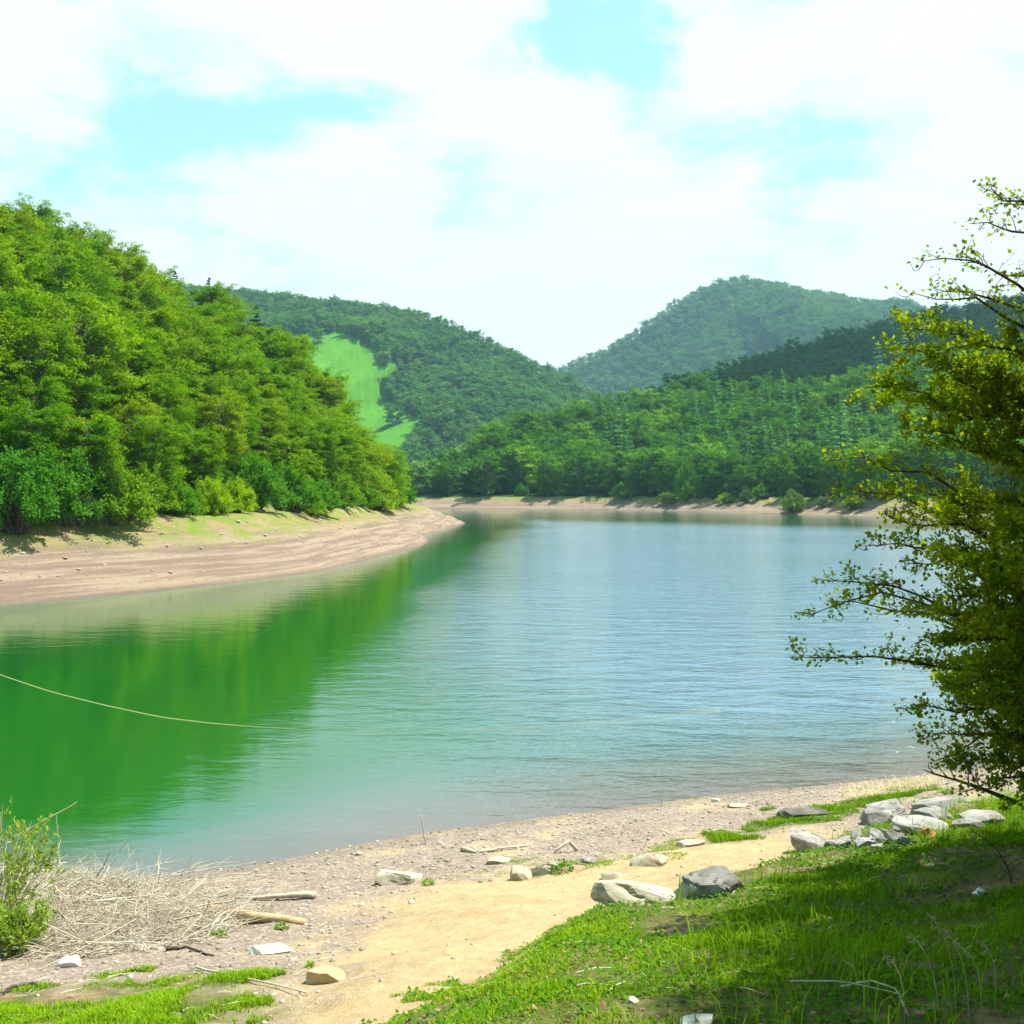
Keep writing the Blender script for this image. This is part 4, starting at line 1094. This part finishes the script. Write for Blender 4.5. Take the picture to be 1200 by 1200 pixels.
def pebbles(name, n, poly, smin, smax, mat, label, seed, exc=None, cat='gravel'):
    import bmesh
    r = np.random.default_rng(seed)
    bm = bmesh.new(); bmesh.ops.create_icosphere(bm, subdivisions=1, radius=1)
    bv = np.array([v.co[:] for v in bm.verts]); bf = np.array([[v.index for v in f.verts] for f in bm.faces]); bm.free()
    P = np.array(poly); lo = P.min(0); hi = P.max(0)
    x = r.uniform(lo[0], hi[0], n * 4); y = r.uniform(lo[1], hi[1], n * 4)
    k = inside(x, y, poly)
    if exc:
        for e, keepf in exc: k &= ~(inside(x, y, e) & (r.random(len(x)) > keepf))
    x, y = x[k][:n], y[k][:n]; z, d = height(x, y); n = len(x)
    s = smin * (smax / smin) ** (r.random(n) ** 2.5)
    S = s[:, None] * r.uniform(.6, 1.3, (n, 3)) * np.array([1, 1, .42])
    V = bv[None] * (1 + r.uniform(-.25, .25, (n, len(bv), 1))) * S[:, None]
    a = r.random(n) * 6.283; c, si = np.cos(a)[:, None], np.sin(a)[:, None]
    X = V[..., 0] * c - V[..., 1] * si; Y = V[..., 0] * si + V[..., 1] * c
    V = np.stack([X + x[:, None], Y + y[:, None], V[..., 2] + (z + S[:, 2] * .35)[:, None]], -1)
    f = (np.arange(n)[:, None, None] * len(bv) + bf[None]).reshape(-1, 3)
    link(name, mesh_np(name, V.reshape(-1, 3), [f]), mat, kind='stuff', label=label, category=cat)
P_SHORE = [(-9, 16), (-5, 17.2), (-2, 19), (1.6, 20.6), (4.2, 21.6), (7, 22.5), (12, 24), (13, 17), (6, 14), (3, 9), (0.5, 4), (-4, 4), (-8, 9)]
pebbles('gravel', 11000, P_SHORE, .008, .045, M['pebble'], 'grey brown gravel strewn over the near shore', 31, [(P_PATH, .03), (P_GRASS_R, .03), (P_GRASS_L, .1)])
pebbles('pale_gravel', 1300, P_SHORE, .008, .05, M['limestone'], 'pale stone chips strewn over the near shore', 32, [(P_PATH, .08), (P_GRASS_R, .03), (P_GRASS_L, .1)])
# stones on the left bank
bank_poly = [(-34, 53), (-27.5, 59), (-21.5, 68), (-15, 84), (-12, 105), (-11, 127), (-12, 150), (-9.5, 200), (-14, 200), (-18, 150), (-20, 110), (-24, 84), (-31, 68), (-42, 56)]
pebbles('bank_stones', 1100, bank_poly, .04, .22, M['limestone'], 'pale stones strewn over the left bank', 33)
# litter
x, y, s = scatter(P_GRASS_R, 2600, r, .5); z, _ = height(x, y); n = len(x)
az = r.random(n) * 6.283; A = np.stack([np.cos(az), np.sin(az), r.normal(.1, .3, n)], 1); S = unit(np.cross(A, np.array([0, 0, 1.]) + r.normal(0, .4, (n, 3)))); l = .035 * r.uniform(.5, 1.5, n)[:, None]
link('leaf_litter', leaves_mesh('leaf_litter', np.stack([x, y, z + .008 + .02 * r.random(n)], 1), A * l, S * l * .35, .3), M['litter'], kind='stuff', label='brown dead leaves scattered in the grass', category='leaf litter')
tb = Tubes(3)
for q in range(1400):
    x_, y_ = r.uniform(-8, 11), r.uniform(5, 23)
    if not inside(np.array([x_]), np.array([y_]), P_SHORE)[0]: continue
    if inside(np.array([x_]), np.array([y_]), P_PATH)[0] and r.random() > .15: continue
    L = r.uniform(.05, .3); a = r.normal(0, .7); dx, dy = math.cos(a) * L / 2, math.sin(a) * L / 2
    tb.add([(x_ - dx, y_ - dy, gz(x_ - dx, y_ - dy) + .012), (x_, y_, gz(x_, y_) + .02), (x_ + dx, y_ + dy, gz(x_ + dx, y_ + dy) + .012)], [.003, .005, .003])
link('twig_litter', tb.mesh('twig_litter'), M['straw_twig'], kind='stuff', label='short dry twigs scattered over the gravel', category='twigs')

# ------------------------------------------------------------------ air
def build_haze():
    import bmesh
    bm = bmesh.new(); bmesh.ops.create_cube(bm, size=1)
    me = bpy.data.meshes.new('haze'); bm.to_mesh(me); bm.free()
    o = bpy.data.objects.new('haze', me); COL.objects.link(o)
    o.scale = (7400, 7400, 620 + 8); o.location = (0, 0, (620 - 8) / 2)
    m, nt, out = new_mat('haze_air')
    v = nd(nt, 'ShaderNodeVolumePrincipled', ins={'Color': (.42, .76, 1.0, 1), 'Density': .00013, 'Anisotropy': .2})
    nt.links.new(v.outputs[0], out.inputs['Volume'])
    me.materials.append(m); o['kind'] = 'stuff'; o['label'] = 'thin bluish summer haze over the lake and hills'; o['category'] = 'haze'
build_haze()

# ------------------------------------------------------------------ sky and sun
SUN = unit(np.array([.40, .17, .90]))
el = math.asin(SUN[2]); az = math.atan2(SUN[0], SUN[1])
w = bpy.data.worlds.new('World'); scene.world = w; w.use_nodes = True
nt = w.node_tree; nt.nodes.clear()
out = nt.nodes.new('ShaderNodeOutputWorld')
sky = nd(nt, 'ShaderNodeTexSky', sky_type='NISHITA', sun_disc=False, sun_elevation=el, sun_rotation=az, altitude=600, air_density=1.0, dust_density=.6, ozone_density=1.0)
tc = nd(nt, 'ShaderNodeTexCoord'); dirv = tc.outputs['Generated']
sp = nd(nt, 'ShaderNodeSeparateXYZ', ins={0: dirv})
zc = math_n(nt, 'ADD', math_n(nt, 'MAXIMUM', sp.outputs[2], 0), .16)
pl = nd(nt, 'ShaderNodeCombineXYZ', ins={0: math_n(nt, 'DIVIDE', sp.outputs[0], zc), 1: math_n(nt, 'DIVIDE', sp.outputs[1], zc), 2: 0.0})
n1 = noise(nt, 2.4, 11, pl.outputs[0], .61, .35)
n2 = noise(nt, .8, 3, pl.outputs[0], .5)
cl = math_n(nt, 'ADD', math_n(nt, 'MULTIPLY', n1, .7), math_n(nt, 'MULTIPLY', n2, .3))
# clear gaps at fixed directions of the sky
wv = nd(nt, 'ShaderNodeTexNoise', ins={'Vector': dirv, 'Scale': 5.0, 'Detail': 8.0, 'Roughness': .62})
ws = nd(nt, 'ShaderNodeSeparateColor', ins={0: wv.outputs['Color']})
wx = math_n(nt, 'MULTIPLY', math_n(nt, 'SUBTRACT', ws.outputs[0], .5), .38); wz = math_n(nt, 'MULTIPLY', math_n(nt, 'SUBTRACT', ws.outputs[1], .5), .24)
DX = math_n(nt, 'ADD', sp.outputs[0], wx); DZ = math_n(nt, 'ADD', sp.outputs[2], wz)
def gap(px_, py_, rx, ry, amt):
    dx, dy, dz = (px_ - 600) / F, 1.0, -(py_ - HZ) / F
    u = math_n(nt, 'DIVIDE', math_n(nt, 'SUBTRACT', math_n(nt, 'DIVIDE', DX, math_n(nt, 'MAXIMUM', sp.outputs[1], .05)), dx), rx / F)
    v = math_n(nt, 'DIVIDE', math_n(nt, 'SUBTRACT', math_n(nt, 'DIVIDE', DZ, math_n(nt, 'MAXIMUM', sp.outputs[1], .05)), dz), ry / F)
    e = math_n(nt, 'ADD', math_n(nt, 'MULTIPLY', u, u), math_n(nt, 'MULTIPLY', v, v))
    return math_n(nt, 'MULTIPLY', math_n(nt, 'POWER', 2.718, math_n(nt, 'MULTIPLY', e, -1.0)), amt)
tot = None
for g in [(745, 45, 75, 95, .30), (110, 5, 60, 25, .14), (230, 165, 160, 45, .20), (935, 175, 110, 40, .17), (200, 285, 260, 45, .10), (0, 200, 120, 60, .10), (430, 160, 110, 25, .08)]:
    q = gap(*g); tot = q if tot is None else math_n(nt, 'ADD', tot, q)
cl = math_n(nt, 'SUBTRACT', math_n(nt, 'ADD', cl, .06), tot)
horizon = nd(nt, 'ShaderNodeMapRange', ins={0: sp.outputs[2], 1: .0, 2: .30, 3: .12, 4: 0}).outputs[0]
cl = math_n(nt, 'ADD', cl, horizon)
n3 = noise(nt, 9.0, 8, pl.outputs[0], .65, .6)
cl = math_n(nt, 'ADD', cl, math_n(nt, 'MULTIPLY', math_n(nt, 'SUBTRACT', n3, .5), .16))
mask = ramp(nt, cl, .35, .56)
front = math_n(nt, 'MULTIPLY', ramp(nt, sp.outputs[1], -.1, .35), ramp(nt, math_n(nt, 'MULTIPLY', sp.outputs[2], -1.0), -.85, -.6))
mask = math_n(nt, 'MULTIPLY', mask, math_n(nt, 'ADD', math_n(nt, 'MULTIPLY', front, .75), .25))
skyc = mixc(nt, 1.0, sky.outputs[0], (.092, .142, .086), 'MULTIPLY')
cloud = mixc(nt, n1, (.43, .45, .47), (.52, .53, .54))
colr = mixc(nt, math_n(nt, 'MULTIPLY', math_n(nt, 'ADD', math_n(nt, 'MULTIPLY', mask, .80), .15), math_n(nt, 'ADD', math_n(nt, 'MULTIPLY', front, .7), .3)), skyc, cloud)
bg = nd(nt, 'ShaderNodeBackground', ins={'Color': colr, 'Strength': 1.0})
nt.links.new(bg.outputs[0], out.inputs[0])

sl = bpy.data.lights.new('sun', 'SUN'); sl.energy = 5.0; sl.angle = math.radians(.5); sl.color = (1, .95, .86)
so = bpy.data.objects.new('sun', sl); COL.objects.link(so)
so.rotation_euler = Vector(SUN).to_track_quat('Z', 'Y').to_euler(); so.location = (40, -10, 60)

cam = bpy.data.cameras.new('camera'); co = bpy.data.objects.new('camera', cam); COL.objects.link(co)
co.location = (0, 0, CH); co.rotation_euler = (math.radians(90), 0, 0)
cam.sensor_fit = 'HORIZONTAL'; cam.sensor_width = 36; cam.lens = 36 * F / 1200
cam.shift_y = (HZ - 600) / 1200
cam.clip_start = .1; cam.clip_end = 9000
scene.camera = co
scene.view_settings.view_transform = 'Standard'; scene.view_settings.look = 'None'
scene.view_settings.exposure = 1.2; scene.view_settings.gamma = 1
scene.view_settings.use_curve_mapping = False
scene.cycles.max_bounces = 8; scene.cycles.diffuse_bounces = 3; scene.cycles.glossy_bounces = 3; scene.cycles.transmission_bounces = 4
scene.cycles.volume_bounces = 0; scene.cycles.transparent_max_bounces = 8
print('LEFT', LEFTN, 'RIGHT', cnt, {k: len(v) for k, v in rest.items()}, 'B', len(hillB), 'C', len(hillC))
